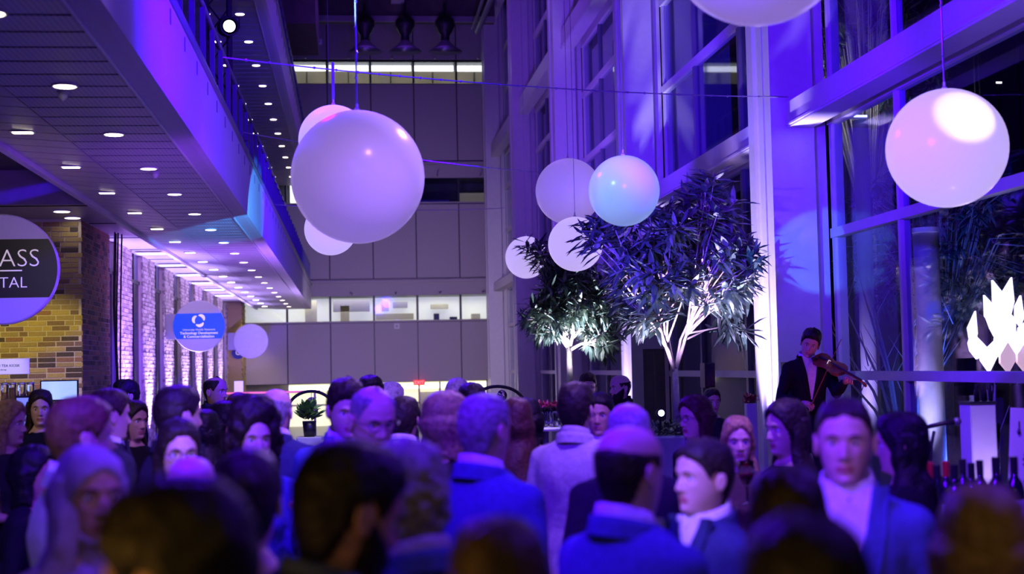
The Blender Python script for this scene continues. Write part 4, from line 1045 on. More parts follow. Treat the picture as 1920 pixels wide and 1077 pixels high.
def person(u, v, Y, face, label, hair='short', hc='dark', skin='fair', sex='m', top='jacket', tc='navy', inner='white', la='down', ra='down', pitch=0, roll=0, yaw=0,
           glasses=None, beard=False, extra=None, seed=None, x_off=0, base_z=0, body_turn=0, size=None):
    seed = seed or (u*31+v) % 97
    p = at(u, v, Y); extra_h = {'curly': .05, 'curly_short': .025, 'quiff': .03, 'short': .018, 'long': .022, 'hijab': .02, 'bun': .02, 'crop': .006}.get(hair, .004)
    Ht = p.z-base_z; s = Ht/(1.75+extra_h); s = size or s
    root = thing('person', (p.x, p.y, base_z), label, 'person', None, math.radians(face)-math.atan2(p.x, p.y)*.0)
    root.scale = (s, s, s)
    thin = .96 if sex == 'm' else .92
    V, F_, JV, JF, TV, TF, info = body_parts(sex, la, ra)
    Rh = rotm(math.radians(pitch), math.radians(roll), math.radians(yaw)); piv = np.array([0, .02, -.12])
    def HT(P): P = np.asarray(P, float); wgt = smooth(P[:, 2], -.22, -.11)[:, None]; Q = (P-piv)@Rh.T+piv; return P*(1-wgt)+Q*wgt+np.array([0, -.005, HEADZ])
    key = ('b', sex, la, ra, pitch, roll, yaw)
    if key not in _MESH:
        hv, hf, hm = head_part(thin); hv = HT(hv); n = len(V)
        me = np_mesh('body', np.vstack([V, hv]), list(F_)+[tuple(i+n for i in q) for q in hf], [SKIN[skin], LIP], [0]*len(F_)+hm)
        _MESH[key] = me
    bd = link('body', _MESH[key], root)
    bd.material_slots[0].link = 'OBJECT'; bd.material_slots[0].material = SKIN[skin]
    for sx in (-1, 1):
        eb = MB(); eb.ball((0, 0, 0), .0118, 16, 12, 0)
        vv = np.array(eb.v); 
        mi = [1 if np.mean([vv[i][1] for i in q]) < -.0095 else 0 for q in eb.f]
        e_ = MB().add(HT(vv+np.array([sx*.031, -.0695, -.001])), eb.f); e_.m = mi; e_.obj('eye', [EYEW, EYEK], root, smooth=True)
    hm_ = HAIR.get(hc)
    for sx in (-1, 1):
        pts = HT([(sx*.014, -.0925, .017), (sx*.030, -.0925, .022), (sx*.045, -.082, .016)]); bw = MB().tube([tuple(q) for q in pts], [.0028, .0034, .0016], 6)
        bw.obj('eyebrow', HAIR['dark' if hc in ('black', 'dark', 'brown') else 'brown'], root)
    # hair
    if hair in ('long', 'curly', 'short', 'crop', 'quiff', 'thin', 'curly_short', 'bald', 'bun', 'bob', 'wavy'):
        st = {'bun': 'long', 'bob': 'long', 'wavy': 'long'}.get(hair, hair)
        hv, hf = hair_cap(st if hair != 'bun' else 'short', seed, thin)
        me = np_mesh('hair', HT(hv), hf, [hm_]); ho = link('hair', me, root)
        if hair in ('long', 'curly', 'bob', 'wavy'):
            L = {'long': .36, 'curly': .17, 'bob': .15, 'wavy': .38}[hair]
            cv, cf = hair_curtain(L, seed, .05 if hair != 'curly' else .07, 66, .012 if hair == 'wavy' else .005, hair == 'curly', .05 if hair == 'curly' else .026)
            link('hair_length', np_mesh('hair_length', HT(cv), cf, [hm_]), ho)
        if hair == 'bun':
            b = MB(); b.ball((0, .10, .055), (.045, .04, .042), 16, 12); q = np.array(b.v); q += .003*np.sin(q*160)
            link('hair_bun', np_mesh('hair_bun', HT(q), b.f, [hm_]), ho)
    elif hair == 'hijab':
        nz, nt = 46, 64; G, A = hg(nz, nt, thin); P = G.copy()
        cov = smooth((P[..., 0]/.060)**2+((P[..., 2]+.022)/.083)**2+np.where(P[..., 1] > -.03, 3, 0), 1.0, 1.12)
        D_ = P-np.array([0, .01, 0]); D_[..., 2] *= .5; Nn = D_/np.linalg.norm(D_, axis=-1, keepdims=True)
        low = smooth(-P[..., 2], .10, .22)
        off = np.where(cov > 0, (-.003+.012*cov+.045*low+(.005*wob(P, 34, seed, 2))*cov), -.004); P = P+Nn*off[..., None]
        Fq = grid_faces(nz, nt).reshape(-1, 4); mm = cov.reshape(-1)[Fq].max(1) > 0
        ho = link('headscarf', np_mesh('headscarf', HT(P.reshape(-1, 3)), Fq[mm], [CL['lilac']]), root)
        cv, cf = hair_curtain(.42, seed, .10, 40, .012, False, .03)
        link('scarf_drape', np_mesh('scarf_drape', HT(cv), cf, [CL['lilac']]), ho)
    if beard:
        nz, nt = 46, 64; G, A = hg(nz, nt, thin); P = G.copy(); az = np.abs(np.degrees(A))
        up = np.interp(az, [0, 12, 20, 40, 70, 85], [-.082, -.08, -.05, -.052, -.02, .0])
        m = smooth(up-P[..., 2], 0, .008)*smooth(92-az, 0, 8)*smooth(P[..., 2], -.145, -.125)
        Nn = P-np.array([0, .0, -.05]); Nn = Nn/np.linalg.norm(Nn, axis=-1, keepdims=True)
        P = P+Nn*np.where(m > 0, -.002+.011*m+.0015*wob(P, 150, seed), -.003)[..., None]
        Fq = grid_faces(nz, nt).reshape(-1, 4); mm = m.reshape(-1)[Fq].max(1) > 0
        link('beard', np_mesh('beard', HT(P.reshape(-1, 3)), Fq[mm], [hm_ if hair != 'bald' else HAIR['dark']]), root)
    # clothes
    tk = ('j', sex, la, ra, top)
    if tk not in _MESH:
        jv, jf = JV, JF
        if top == 'dress':     # sleeveless/short-sleeved: drop the sleeves below mid upper arm
            cc = np.array([jv[list(q)].mean(0) for q in jf]); keep = (np.abs(cc[:, 0]) < .215) | (cc[:, 2] > 1.30)
            keep &= ~((cc[:, 2] < 1.30) & (np.abs(cc[:, 0]) > .185)); keep &= ~((cc[:, 1] < -.17))
            jf = [q for q, kp in zip(jf, keep) if kp]
        _MESH[tk] = np_mesh('jacket', jv, jf, [CL['navy']])
    jo = link('jacket' if top == 'jacket' else ('dress' if top == 'dress' else 'top'), _MESH[tk], root)
    jo.material_slots[0].link = 'OBJECT'; jo.material_slots[0].material = CL[tc]
    if top == 'dress':
        b = MB().lathe([(.15, 1.0), (.19, .90), (.21, .7), (.23, .5)], 28)
        b.obj('skirt', CL[tc], root, smooth=True)
    tk = ('t', sex)
    if tk not in _MESH: _MESH[tk] = np_mesh('trousers', TV, TF, [CL['black']])
    to = link('trousers', _MESH[tk], root); to.material_slots[0].link = 'OBJECT'; to.material_slots[0].material = CL['charcoal' if sex == 'm' else 'black']
    for sx in (-1, 1):
        b = MB(); caps(b, [(sx*.105, .035, .045), (sx*.112, -.07, .04), (sx*.118, -.165, .03)], [.042, .040, .032], 12)
        b.v = [(x, y, max(z, 0)) for x, y, z in b.v]; b.obj('shoe', CL['black'], root, smooth=True)
    if top == 'jacket':
        if inner:
            ik = ('c', inner)
            if ik not in _MESH: _MESH[ik] = collar_mb(.066, 1.485, .055, .28).mesh('shirt_collar', CL[inner], True)
            link('shirt_collar', _MESH[ik], root)
        zs = np.linspace(1.12, 1.512, 17); hv_ = lambda z: .006+(z-1.12)*.165; lp = lambda z: .030+.052*math.sin(PI*min(1, (z-1.12)/.355)*.8)+(z-1.12)*.06
        if abs(face) < 135:
            for nm, lo, hi, off, m in (('shirt_front', lambda z: -hv_(z), hv_, .005, CL[inner or 'black']), ('lapel', hv_, lambda z: hv_(z)+lp(z)*.55, .011, CL[tc]), ('lapel', lambda z: -hv_(z)-lp(z)*.55, lambda z: -hv_(z), .011, CL[tc])):
                kk_ = (nm, sex, la, ra, lo(1.3) < 0)
                if kk_ not in _MESH: r_ = strip_on((sex, la, ra), JV, JF, zs, lo, hi, off); _MESH[kk_] = np_mesh(nm, r_[0], r_[1], [m])
                o = link(nm, _MESH[kk_], root); o.material_slots[0].link = 'OBJECT'; o.material_slots[0].material = m
        ck = ('k', 0)
        if ck not in _MESH: _MESH[ck] = collar_mb(.082, 1.462, .05, 1.05).mesh('jacket_collar', CL['navy'], True)
        co = link('jacket_collar', _MESH[ck], root); co.material_slots[0].link = 'OBJECT'; co.material_slots[0].material = CL[tc]
    if glasses:
        gb = MB()
        for sx in (-1, 1):
            ring = [(sx*.032+.022*math.cos(t), -.103+.004*abs(math.cos(t))*(1 if math.cos(t)*sx > 0 else 0), .0+.0175*math.sin(t)) for t in np.linspace(0, 2*PI, 17)]
            gb.tube([tuple(q) for q in HT(ring)], .0018, 6)
            gb.tube([tuple(q) for q in HT([(sx*.054, -.100, .004), (sx*.078, -.06, .006), (sx*.083, .01, .004)])], .0018, 6)
        gb.tube([tuple(q) for q in HT([(-.010, -.105, .004), (.010, -.105, .004)])], .0018, 6)
        if glasses == 'head':
            o_ = gb.obj('glasses', M_black, root); o_.location = (0, .035, .085)
        else: gb.obj('glasses', M_black, root)
    return root
# ---- everyone in the hall, from the farthest to the nearest
P_ = person
P_(236, 711, 12.0, -60, 'man with black hair and glasses in profile before the first lit brick pier', 'short', 'black', glasses=True, tc='black', beard=True)
P_(403, 707, 12.5, 60, 'balding man in a black jacket turned right by the far brick piers', 'thin', 'dark', 'mid', tc='black', inner='charcoal')
P_(76, 735, 10.6, 10, 'woman with long wavy dark hair in black, standing before the blue monitor', 'wavy', 'dark', sex='f', top='top', tc='black')
P_(14, 750, 8.4, 75, 'blonde woman in a dark top in profile at the left edge', 'long', 'blond', sex='f', top='dress', tc='charcoal', la='fold', ra='fold')
P_(60, 842, 6.4, 80, 'short dark-haired woman whose warm-lit cheek shows below the woman in black', 'bob', 'black', 'tan', sex='f', top='top', tc='black')
P_(249, 750, 9.3, 48, 'dark-haired woman with glasses pushed up on her head looking right', 'long', 'dark', 'mid', sex='f', top='top', tc='black', glasses='head')
P_(203, 728, 7.4, 120, 'man with greying brown hair turned away behind the man in the grey suit', 'short', 'brown', tc='charcoal')
P_(333, 722, 6.6, 125, 'man with thick dark brown hair in a dark suit, seen from behind, left of centre', 'short', 'dark', tc='charcoal')
P_(384, 768, 8.6, 170, 'woman with long black hair seen from behind among the dark group', 'long', 'black', sex='f', top='top', tc='black')
P_(420, 752, 9.2, 75, 'woman with long black hair and earring looking right behind the curly-haired woman', 'long', 'black', 'tan', sex='f', top='top', tc='black')
P_(447, 742, 9.9, -15, 'auburn-haired woman half hidden behind the curly-haired woman', 'bob', 'auburn', sex='f', top='top', tc='charcoal')
P_(517, 729, 7.7, 165, 'bald pink-headed man in a dark blue suit seen from behind', 'bald', 'grey', tc='navy')
P_(694, 704, 9.8, 15, 'man with black hair whose forehead shows behind the bald man in glasses', 'short', 'black', 'mid', tc='navy')
P_(732, 716, 10.6, 140, 'white-haired person partly hidden right of the man with black hair', 'short', 'white', tc='charcoal')
P_(857, 709, 9.6, 160, 'grey close-cropped man left of the big column line, seen from behind', 'crop', 'grey', tc='black')
P_(884, 717, 8.7, 195, 'black-haired person seen from behind beside the grey close-cropped man', 'short', 'black', tc='black')
P_(1102, 699, 14.2, -5, 'fair man with tousled brown hair facing us beneath the farther tree', 'quiff', 'brown', tc='black')
P_(1163, 703, 13.2, -70, 'bald bearded man in black in profile beneath the farther tree', 'bald', 'dark', tc='black', inner='black', beard=True)
P_(1334, 728, 13.0, 5, 'short-haired person in dark clothes standing beyond the red-haired woman', 'short', 'dark', sex='f', top='top', tc='charcoal')
P_(645, 706, 6.9, 15, 'tall man with a full head of hair in a bright blue suit, left of centre', 'quiff', 'dark', tc='blue', pitch=10)
P_(692, 722, 5.5, 22, 'bald man with glasses facing right in the middle of the crowd', 'thin', 'grey', glasses=True, tc='navy', pitch=12)
P_(757, 743, 8.0, 160, 'dark-haired man with a bright white collar seen from behind, centre', 'short', 'dark', tc='blue')
P_(835, 742, 6.1, 120, 'person with wavy sandy hair turned right beside the grey-haired man', 'bob', 'sandy', sex='f', top='top', tc='black')
P_(968, 746, 7.4, 170, 'woman with long auburn hair behind the man in the pale suit', 'long', 'auburn', sex='f', top='top', tc='wine')
P_(988, 752, 8.4, 200, 'woman with dark hair beside the rack of glasses', 'bob', 'black', sex='f', top='top', tc='black')
P_(1078, 716, 7.0, 152, 'dark-haired man in a pale grey suit seen from behind, right of centre', 'short', 'dark', tc='pale', inner='pale')
P_(1124, 736, 8.2, -20, 'black-haired man with open mouth facing us beside the pale-suited man', 'short', 'black', 'mid', tc='black')
P_(1304, 746, 8.0, -65, 'red-haired woman with glasses looking left below the nearer tree', 'bob', 'auburn', sex='f', top='top', tc='black', glasses=True)
P_(1382, 780, 7.0, -8, 'blonde woman facing us holding a glass beside the lit column', 'long', 'blond', sex='f', top='dress', tc='brown', ra='fold', la='fold')
P_(1475, 748, 6.2, -72, 'woman with long dark hair in profile below the violinist', 'long', 'dark', sex='f', top='top', tc='black')
P_(1690, 780, 5.45, -120, 'woman with black hair in black turned away beside the microphone', 'wavy', 'black', sex='f', top='top', tc='black')
P_(333, 784, 5.6, 20, 'woman with glasses and long dark hair facing us, lower left', 'long', 'dark', sex='f', top='top', tc='black', glasses=True)
P_(474, 746, 6.1, 18, 'woman with curly hair and a brightly lit face, lower left of centre', 'curly', 'dark', sex='f', top='top', tc='blue', la='phone', pitch=4)
P_(906, 738, 4.9, 135, 'grey-haired man in a blue suit with white collar seen from behind, centre', 'crop', 'grey', tc='blue')
P_(1178, 755, 5.35, 175, 'pale balding white-haired man behind the man with the lit bald spot', 'thin', 'white', tc='charcoal')
P_(1315, 822, 4.4, -68, 'man in a navy coat and open white shirt in profile looking left', 'short', 'dark', tc='navy', ra='down', pitch=-4)
P_(1582, 745, 3.95, -22, 'smiling man in a blue suit and open white shirt facing us at the right', 'crop', 'dark', tc='blue', body_turn=20)
P_(150, 742, 4.9, 118, 'ginger-haired man in a grey suit turned away at the left', 'short', 'ginger', tc='grey')
P_(165, 825, 3.6, 32, 'woman in a lilac headscarf facing us at the lower left', 'hijab', 'dark', 'mid', sex='f', top='top', tc='lilac')
P_(357, 855, 4.35, 170, 'man whose lit bald crown shows above the foreground heads, lower left', 'bald', 'grey', tc='charcoal')
P_(465, 840, 3.5, 175, 'person with dark brown pinned hair below the curly-haired woman', 'bun', 'dark', sex='f', top='top', tc='blue')
P_(1176, 797, 3.6, 128, 'balding man in a blue suit and white collar seen from behind, lower right', 'bald', 'dark', tc='blue', ra='raise', la='raise')
P_(772, 826, 3.3, -150, 'curly-haired man in a blue suit with pale collar seen from behind, lower centre', 'curly_short', 'grey', 'mid', tc='blue', inner='pale', pitch=10)
P_(1475, 874, 2.95, 180, 'person with smooth dark hair seen from behind below the woman in profile', 'long', 'dark', sex='f', top='top', tc='navy')
P_(620, 816, 2.6, 118, 'bearded dark-haired man in the near foreground turned right', 'short', 'black', 'tan', tc='black', inner='blue', beard=True, pitch=14)
P_(1840, 926, 2.45, 165, 'blond person in the bottom right corner seen from behind', 'bob', 'blond', sex='f', top='top', tc='brown')
P_(935, 992, 2.2, 180, 'brown-haired person seen from behind at the bottom centre', 'bob', 'brown', sex='f', top='top', tc='black')
P_(360, 888, 1.88, -118, 'dark-haired person nearest the camera at the bottom left, warm-lit cheek showing', 'short', 'black', 'mid', tc='black', inner='white', pitch=8)
P_(1508, 962, 1.8, 180, 'dark-haired person nearest the camera at the bottom right, back of head', 'short', 'black', 'mid', tc='black')

# ---- violinist on a low stage
stg = thing('stage', (3.95, 12.3, 0), 'low black stage under the violinist beside the lit column', 'stage')
MB().bbox(-.48, .48, -.9, .6, .0, .42, .01).obj('deck', M_stage, stg); MB().bbox(-.5, .5, -.92, .62, .42, .45, .006).obj('top_board', M_stage, stg)
vp = at(1512, 612, 12.3)
vi = P_(1512, 612, 12.3, -2, 'violinist in a black suit bowing a violin on the low stage', 'quiff', 'black', 'mid', tc='black', inner='white', la='vneck', ra='vbow', pitch=14, roll=16, yaw=-14, base_z=.452)
sv = vi.scale[0]
vn = thing('violin', (vi.location.x, vi.location.y, vi.location.z), 'brown violin held under the chin of the man on the stage', 'violin')
vn.scale = vi.scale
Wl = body_parts('m', 'vneck', 'vbow')[6][1]; Wr = body_parts('m', 'vneck', 'vbow')[6][-1]
A_ = Vector((.055, -.075, 1.50)); B_ = Vector(Wl)+Vector((.02, -.07, .045)); dv = (B_-A_).normalized(); up_ = Vector((-.15, -.75, .8)); up_ = (up_-dv*up_.dot(dv)).normalized(); sd = dv.cross(up_)
def vP(x, y, z): return A_+dv*x+sd*y+up_*z
prof = [(0, .02), (.01, .06), (.05, .082), (.10, .078), (.14, .058), (.18, .055), (.22, .066), (.28, .080), (.33, .070), (.352, .03), (.356, .01)]
b = MB(); vv = []
for lay in (-.018, .018):
    for x, y in prof+[(x, -y) for x, y in prof[::-1]]: vv.append(vP(x, y, lay))
n = len(prof)*2
b.add(vv, [tuple(range(n)), tuple(range(2*n-1, n-1, -1))]+[(i, (i+1) % n, (i+1) % n+n, i+n) for i in range(n)])
M_vio = mat('violin_varnish', (.30, .10, .03), .2, noise=(.2, .06, .02), scale=12)
b.obj('sound_box', M_vio, vn)
MB().tube([vP(.34, 0, .012), vP(.46, 0, .02), vP(.58, 0, .01)], [.014, .011, .010], 8).tube([vP(.58, 0, .01), vP(.61, 0, .0), vP(.62, 0, -.02)], [.010, .014, .012], 8).obj('neck', M_vio, vn, smooth=True)
MB().tube([vP(.20, 0, .032), vP(.57, 0, .026)], .009, 6).obj('fingerboard', M_black, vn)
MB().tube([vP(.05, 0, .024), vP(.16, 0, .04)], [.014, .008], 6).obj('tailpiece', M_black, vn)
MB().tube([vP(.17, -.025, .02), vP(.17, 0, .046), vP(.17, .025, .02)], .004, 6).obj('bridge_piece', M_cream, vn)
MB().ball(tuple(vP(.04, .05, .03)), (.035, .025, .014), 12, 8).obj('chin_rest', M_black, vn)
for k in range(4): MB().tube([vP(.585+.012*k, -.022, .0), vP(.585+.012*k, .022, .0)], .003, 5).obj('peg', M_black, vn)
bo = thing('violin_bow', (vi.location.x, vi.location.y, vi.location.z), 'slender violin bow drawn upwards across the violin strings', 'bow')
bo.scale = vi.scale
H_ = Vector(Wr)+Vector((.045, -.075, .0)); C1 = vP(.20, 0, .05); db = (C1-H_).normalized(); T_ = H_+db*.68
MB().tube([H_-db*.02, H_+db*.33+Vector((0, -.006, .006)), T_], [.0055, .0045, .0035], 7).obj('stick', M_vio, bo)
MB().tube([H_+db*.03+Vector((0, .012, -.008)), T_+Vector((0, .010, -.006))], .0022, 5).obj('bow_hair', M_cream, bo)
MB().tube([H_+db*.0+Vector((0, .003, -.002)), H_+db*.04+Vector((0, .01, -.006))], .008, 6).obj('frog', M_black, bo)

# ================================================================== BAR, STANDS AND TABLE THINGS
def lathe_thing(name, loc, label, cat, group, parts):
    t = thing(name, loc, label, cat, group)
    for nm, prof, m in parts: MB().lathe(prof, 18).obj(nm, m, t, smooth=True)
    return t
# bar with bottles, lower right
bc = at(1830, 960, 6.1)
bar = thing('bar_counter', (bc.x+.1, 6.1, 0), 'dark bar counter carrying the bottles behind the blond person', 'counter')
MB().bbox(-.62, .85, -.18, .45, 0, 1.08, .01).obj('body', M_black, bar); MB().bbox(-.66, .9, -.22, .5, 1.08, 1.12, .01).obj('bar_top', M_wood, bar)
M_bot = mat('bottle_dark', (.012, .018, .02), .1); M_red = mat('cap_red', (.5, .02, .03), .35); M_foil = mat('cap_black', (.02, .02, .025), .3)
def bottle(u, Y, h, cap, lab, dx=0):
    q = at(u, 900, Y); s_ = h/.30
    t = thing('bottle', (q.x, Y, 1.12), lab, 'bottle', 'bottles on the bar')
    MB().lathe([(.036*s_, 0), (.037*s_, .02*s_), (.037*s_, .17*s_), (.030*s_, .20*s_), (.015*s_, .225*s_), (.014*s_, .28*s_)], 18).obj('glass', M_bot, t, smooth=True)
    MB().lathe([(.0155*s_, .235*s_), (.0158*s_, .30*s_), (.013*s_, .302*s_)], 14).obj('cap', cap, t)
    MB().lathe([(.0376*s_, .06*s_), (.0376*s_, .14*s_)], 18).obj('paper_label', M_signw if cap is M_foil else M_cream, t)
bl = [(1713, 6.4, M_foil, 'clear-topped bottle at the left end of the bar row'), (1726, 6.1, M_red, 'red-capped bottle, leftmost of the red-capped three on the bar'), (1745, 6.15, M_red, 'red-capped bottle, middle of the red-capped three on the bar'),
      (1757, 6.0, M_foil, 'dark bottle between the red-capped bottles on the bar'), (1774, 6.2, M_red, 'red-capped bottle, rightmost of the red-capped three on the bar'), (1790, 6.0, M_foil, 'dark-capped bottle just right of the red-capped three'),
      (1806, 6.3, M_foil, 'dark bottle before the glowing pedestal at its left'), (1822, 6.05, M_foil, 'dark bottle before the glowing pedestal, near its middle'), (1838, 6.2, M_foil, 'dark bottle before the right edge of the glowing pedestal'),
      (1868, 5.95, M_foil, 'tall dark bottle before the left edge of the notice board'), (1902, 5.95, M_foil, 'tall dark bottle before the middle of the notice board')]
for u, Y, c, lab in bl: bottle(u, Y, .31 if 'tall' not in lab else .34, c, lab)
for u, Y, lab in ((1738, 6.42, 'clear stemmed glass between the first two red-capped bottles'), (1765, 6.6, 'clear stemmed glass between dark bottle and last red cap'), (1786, 6.45, 'clear stemmed glass right of the red-capped bottles')):
    q = at(u, 900, Y); lathe_thing('wine_glass', (q.x, Y, 1.12), lab, 'glass', 'glasses on the bar', [('bowl', [(.006, .09), (.03, .12), (.036, .16), (.030, .21), (.028, .21), (.033, .16), (.004, .095)], M_clear), ('stem', [(.032, 0), (.006, .006), (.005, .09)], M_clear)])
# glowing pedestal
q = at(1838, 900, 9.2)
pd = thing('glowing_pedestal', (q.x, 9.2, 0), 'tall white pedestal lit from its foot behind the bar bottles', 'pedestal')
MB().bbox(-.09, .09, -.09, .09, 0, 1.58, .008).obj('box', M_white, pd); MB().bbox(-.095, .095, -.095, .095, 1.58, 1.6, .004).obj('cap_plate', M_dark, pd)
light('pedestal_light', 'SPOT', (q.x-.02, 8.8, .85), WVIO, 16, (q.x, 9.1, 1.4), .03, 80, 1)
for i in range(5):
    z = at(1826+7*i, 745, 9.2); bt_ = thing('miniature_bottle', (z.x, 9.17+.03*(i % 2), 1.6), 'small dark bottle, %s of the five standing on the tall pedestal' % ('leftmost', 'second from left', 'middle one', 'second from right', 'rightmost')[i], 'bottle', 'bottles on the pedestal')
    MB().lathe([(.011, 0), (.012, .06), (.005, .08), (.005, .11)], 12).obj('glass', M_bot, bt_, smooth=True); MB().lathe([(.006, .10), (.006, .118)], 10).obj('cap', M_foil, bt_)
# notice board on a stand
q = at(1905, 850, 7.4)
nb = thing('notice_board', (q.x, 7.4, 0), 'tilted white notice board with small script text at the right edge', 'sign')
zc_ = q.z
MB().bbox(-.13, .17, 0, .015, -.30, .24, .004).obj('board', mat('notice_paper', (.70, .66, .72), .5), nb, loc=(0, 0, zc_))
for k, (tx, zz, sz) in enumerate((('& concert for a', .13, .022), ('Purple Moon acoustic', -.01, .020), ('Raptor, piano & strings', -.035, .020), ('made to listen to & be', -.06, .020), ('enjoyed', -.085, .020), ('In the interlude 7th', -.125, .020), ('dynamics show more', -.15, .020), ('your background', -.175, .020))):
    text(tx, sz, M_signk, nb, (.03, -.003, zc_+zz), shear=.3)
MB().lathe([(.006, 0), (.011, .012), (.006, .03), (.003, .04), (.003, .07)], 8).obj('violin_emblem', M_signk, nb, loc=(-.085, -.005, zc_+.10))
for x in (-.1, .13): MB().tube([(x, .02, zc_-.28), (x*1.6, .12, 0)], .012, 8).obj('leg', M_black, nb)
nb.rotation_euler = (0, math.radians(4), math.radians(-14))
# microphone on a stand
q = at(1785, 795, 8.0)
mc = thing('microphone_stand', (q.x-.05, 8.0, 0), 'black microphone on a boom stand before the dark window', 'microphone')
zm = q.z
MB().tube([(-.20, 0, 0), (-.08, 0, zm-.12), (-.06, 0, zm-.04)], .010, 8).obj('pole', M_black, mc)
MB().lathe([(.14, 0), (.13, .02), (.02, .03)], 20).obj('base', M_black, mc, loc=(-.20, 0, 0))
MB().tube([(-.13, 0, zm-.02), (.0, -.01, zm+.005), (.055, -.02, zm+.012)], [.012, .013, .017], 10).obj('handle', M_black, mc, smooth=True)
MB().ball((.072, -.022, zm+.014), (.026, .024, .024), 14, 10).obj('grille', M_rail, mc, smooth=True)
# outside flower vase by the glowing pedestal
q = at(1862, 850, 10.2)
vz = thing('twig_vase', (q.x, 10.2, 0), 'clear vase of pale twigs between the glowing pedestal and the notice board', 'vase')
MB().lathe([(.06, .9), (.05, 1.15), (.06, 1.4)], 18).obj('vase', M_clear, vz, smooth=True); MB().bbox(-.12, .12, -.12, .12, 0, .9, .01).obj('plinth', M_stage, vz)
b = MB(); R_ = random.Random(9)
for i in range(26):
    a = R_.uniform(0, 6.28); r = R_.uniform(.02, .14); b.tube([(0, 0, .92), (r*.3*math.cos(a), r*.3*math.sin(a), 1.3), (r*math.cos(a), r*math.sin(a), R_.uniform(1.5, 1.75))], [.003, .003, .002], 4)
b.obj('twigs', M_white, vz, kind='stuff')
# speakers and dark screen
for (u, v0, v1, w_, Y, lab) in ((1331, 681, 727, 20, 13.2, 'slim black loudspeaker on a pole between the two trees and the big column'), (1487, 679, 750, 26, 13.35, 'black loudspeaker directly behind the violinist')):
    a = at(u, v0, Y); c = at(u, v1, Y); ww = w_*Y/F_PX/2
    t = thing('loudspeaker', (a.x, Y, 0), lab, 'speaker')
    MB().bbox(-ww, ww, 0, .2, c.z, a.z, .01).obj('cabinet', M_black, t); MB().bbox(-ww*.85, ww*.85, -.01, 0, c.z+.02, a.z-.02, .004).obj('grille', M_dark, t)
    MB().tube([(0, .1, c.z), (0, .1, .05)], .018, 8).obj('pole', M_black, t); MB().lathe([(.22, 0), (.2, .03), (.02, .05)], 20).obj('base', M_black, t, loc=(0, .1, 0))
a = at(1206, 655, 17.5); c = at(1246, 655, 17.5)
t = thing('dark_screen', ((a.x+c.x)/2, 17.5, 0), 'tall black folding screen behind the nearer tree', 'screen')
hw = (c.x-a.x)/2
MB().bbox(-hw, hw, 0, .05, .05, a.z, .01).obj('panel', M_stage, t); MB().box(-hw-.02, hw+.02, -.05, .12, 0, .05).obj('foot', M_black, t); MB().box(-.012, .012, -.008, 0, .1, a.z-.05).obj('seam', M_black, t)
# white pedestal with flowers next to the big column
q = at(1407, 757, 13.6)
t = thing('white_pedestal', (q.x, 13.6, 0), 'slim white pedestal with dark red flowers left of the big lit column', 'pedestal')
MB().bbox(-.05, .05, -.05, .05, 0, q.z, .006).obj('box', M_white, t)
M_pet = mat('petal_red', (.35, .02, .06), .5)
b = MB(); R_ = random.Random(2)
for i in range(60): leaf_add(b, Vector((R_.uniform(-.04, .04), R_.uniform(-.04, .04), q.z+R_.uniform(0, .06))), Vector((R_.uniform(-1, 1), R_.uniform(-1, 1), R_.uniform(.2, 1))), Vector((0, 0, 1)), .07, .016, 0)
b.obj('flowers', M_pet, t, kind='stuff')
# rack of clear glasses with red flowers
q = at(1022, 800, 12.0)
t = thing('glassware_table', (q.x, 12.0, 0), 'high white table carrying clear vases beside the dark-haired woman', 'table')
MB().lathe([(.26, q.z-.03), (.27, q.z-.015), (.26, q.z)], 32).obj('table_top', M_white, t); MB().tube([(0, 0, 0), (0, 0, q.z-.03)], .03, 10).obj('post', M_rail, t); MB().lathe([(.2, 0), (.19, .02), (.03, .03)], 24).obj('foot', M_rail, t)
k = 0
for r_, n_ in ((0, 1), (.085, 6), (.17, 9)):
    for i in range(n_):
        a = 2*PI*i/max(n_, 1)+.2; x = q.x+r_*math.cos(a); y = 12+r_*math.sin(a)
        lathe_thing('glass_vase', (x, y, q.z), 'clear glass vase on the high white table, %s' % ('centre of the cluster' if n_ == 1 else '%s of %s ring from the right' % (('first', 'second', 'third', 'fourth', 'fifth', 'sixth', 'seventh', 'eighth', 'ninth')[i], 'inner' if n_ == 6 else 'outer')), 'vase', 'clear vases on the high table',
            [('bowl', [(.028, 0), (.032, .02), (.024, .05), (.034, .10), (.036, .155), (.032, .155), (.030, .10), (.020, .05), (.026, .02), (.02, .008)], M_clear)])
        k += 1
light('vase_light', 'SPOT', (q.x-.1, 11.0, 2.9), (.9, .85, 1.), 60, (q.x, 12, q.z), .03, 30, .8)
fw = thing('red_flowers', (q.x+.02, 12.02, q.z+.155), 'cluster of dark red flowers lying over the clear vases', 'flowers')
b = MB()
for i in range(140): leaf_add(b, Vector((R_.uniform(-.16, .16), R_.uniform(-.08, .08), R_.uniform(0, .03))), Vector((R_.uniform(-1, 1), R_.uniform(-1, 1), R_.uniform(.1, 1))), Vector((0, 0, 1)), .05, .014, 0)
b.obj('petals', M_pet, fw, kind='stuff')
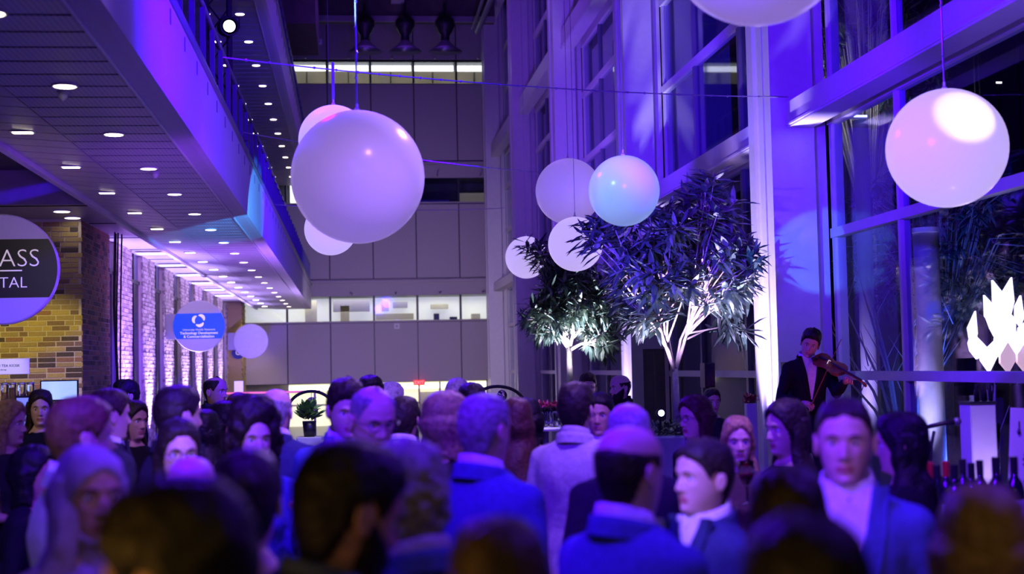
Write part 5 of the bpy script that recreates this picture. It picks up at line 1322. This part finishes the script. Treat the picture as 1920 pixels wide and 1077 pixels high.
# bent hoops with silver balls and green plants at the far bar
M_silver = mat('mirror_ball', (.85, .85, .88), .06, 1.)
for (u0, u1, v0, vb, bu, Y, lab1, lab2) in ((538, 628, 734, 775, 584, 20.0, 'black arching hoop over the far planters left of centre', 'silver ball hanging under the left-hand arching hoop'), (880, 985, 725, 765, 941, 19.0, 'black arching hoop before the far right end of the end wall', 'small silver ball hanging under the right-hand arching hoop')):
    a = at(u0, vb, Y); c = at(u1, vb, Y); top_ = at((u0+u1)/2, v0, Y)
    t = thing('hoop_stand', ((a.x+c.x)/2, Y, 0), lab1, 'stand'); hw = (c.x-a.x)/2; hz = top_.z-a.z
    MB().tube([(hw*math.cos(PI*i/20), 0, a.z+hz*math.sin(PI*i/20)) for i in range(21)], .022, 8).obj('hoop', M_black, t, smooth=True)
    for sx in (-1, 1): MB().tube([(sx*hw, 0, a.z), (sx*hw, 0, .02)], .022, 8).obj('upright', M_black, t)
    MB().bbox(-hw-.1, hw+.1, -.12, .12, 0, .04, .006).obj('base', M_black, t)
    p_ = at(bu, 755 if bu < 700 else 742, Y); r = .075
    t = thing('silver_ball', (p_.x, Y-.0, p_.z-r), lab2, 'ornament'); MB().ball((0, 0, r), r, 24, 16).obj('ball', M_silver, t, smooth=True)
    zt = a.z+hz*math.sin(math.acos(max(-1, min(1, (p_.x-(a.x+c.x)/2)/hw))))
    MB().tube([(0, 0, 2*r), (0, 0, zt-p_.z+r)], .004, 5).obj('thread', M_wire, t)
q = at(580, 790, 18.5)
t = thing('potted_plant', (q.x, 18.5, 0), 'green leafy plant on a white stand under the left-hand arching hoop', 'plant')
MB().lathe([(.07, q.z-.2), (.09, q.z), (.08, q.z)], 20).obj('pot', M_dark, t, smooth=True); MB().bbox(-.16, .16, -.16, .16, 0, q.z-.2, .01).obj('stand', M_white, t)
b = MB(); R_ = random.Random(12)
for i in range(46): leaf_add(b, Vector((R_.uniform(-.06, .06), R_.uniform(-.06, .06), q.z+R_.uniform(0, .14))), Vector((R_.uniform(-1, 1), R_.uniform(-1, 1), R_.uniform(.2, 1.2))), Vector((0, 0, 1)), .22, .042, 0)
b.obj('foliage', mat('plant_green', (.12, .32, .06), .45, noise=(.2, .42, .1), scale=5), t, kind='stuff')
light('far_plant_light', 'SPOT', (q.x+.3, 17.4, 2.8), (1., .95, .6), 60, (q.x, 18.5, q.z+.1), .05, 40, .8)
t = thing('orange_rail', (at(400, 740, 26).x, 26, 0), 'thin wooden barrier rail crossing in front of the far brick corner', 'rail')
a = at(425, 736, 26).z
MB().bbox(0, 1.9, 0, .05, a-.04, a, .006).obj('top_rail', mat('orange_wood', (.55, .22, .08), .5), t)
for x in (.1, .95, 1.8): MB().tube([(x, .025, 0), (x, .025, a-.04)], .02, 8).obj('post', M_rail, t)
t = thing('white_display', (at(448, 735, 27.5).x, 27.5, 0), 'narrow pale display board standing by the far warm-lit brickwork', 'sign')
zt = at(448, 715, 27.5).z
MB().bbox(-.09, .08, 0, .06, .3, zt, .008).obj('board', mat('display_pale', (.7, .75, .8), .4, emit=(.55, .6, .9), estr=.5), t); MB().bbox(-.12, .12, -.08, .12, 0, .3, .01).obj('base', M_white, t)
# drinks held in the crowd
for (u, v, Y, lab) in ((1400, 905, 6.4, 'stemmed glass of red wine held up by the blonde woman by the lit column'),):
    q = at(u, v, Y); lathe_thing('wine_glass', (q.x, Y, q.z-.1), lab, 'glass', None, [('bowl', [(.006, .08), (.034, .12), (.040, .16), (.034, .20), (.032, .20), (.037, .16), (.004, .085)], M_clear), ('stem', [(.034, 0), (.006, .006), (.005, .08)], M_clear), ('wine', [(.008, .088), (.032, .12), (.035, .14)], mat('red_wine', (.12, .0, .01), .1))])
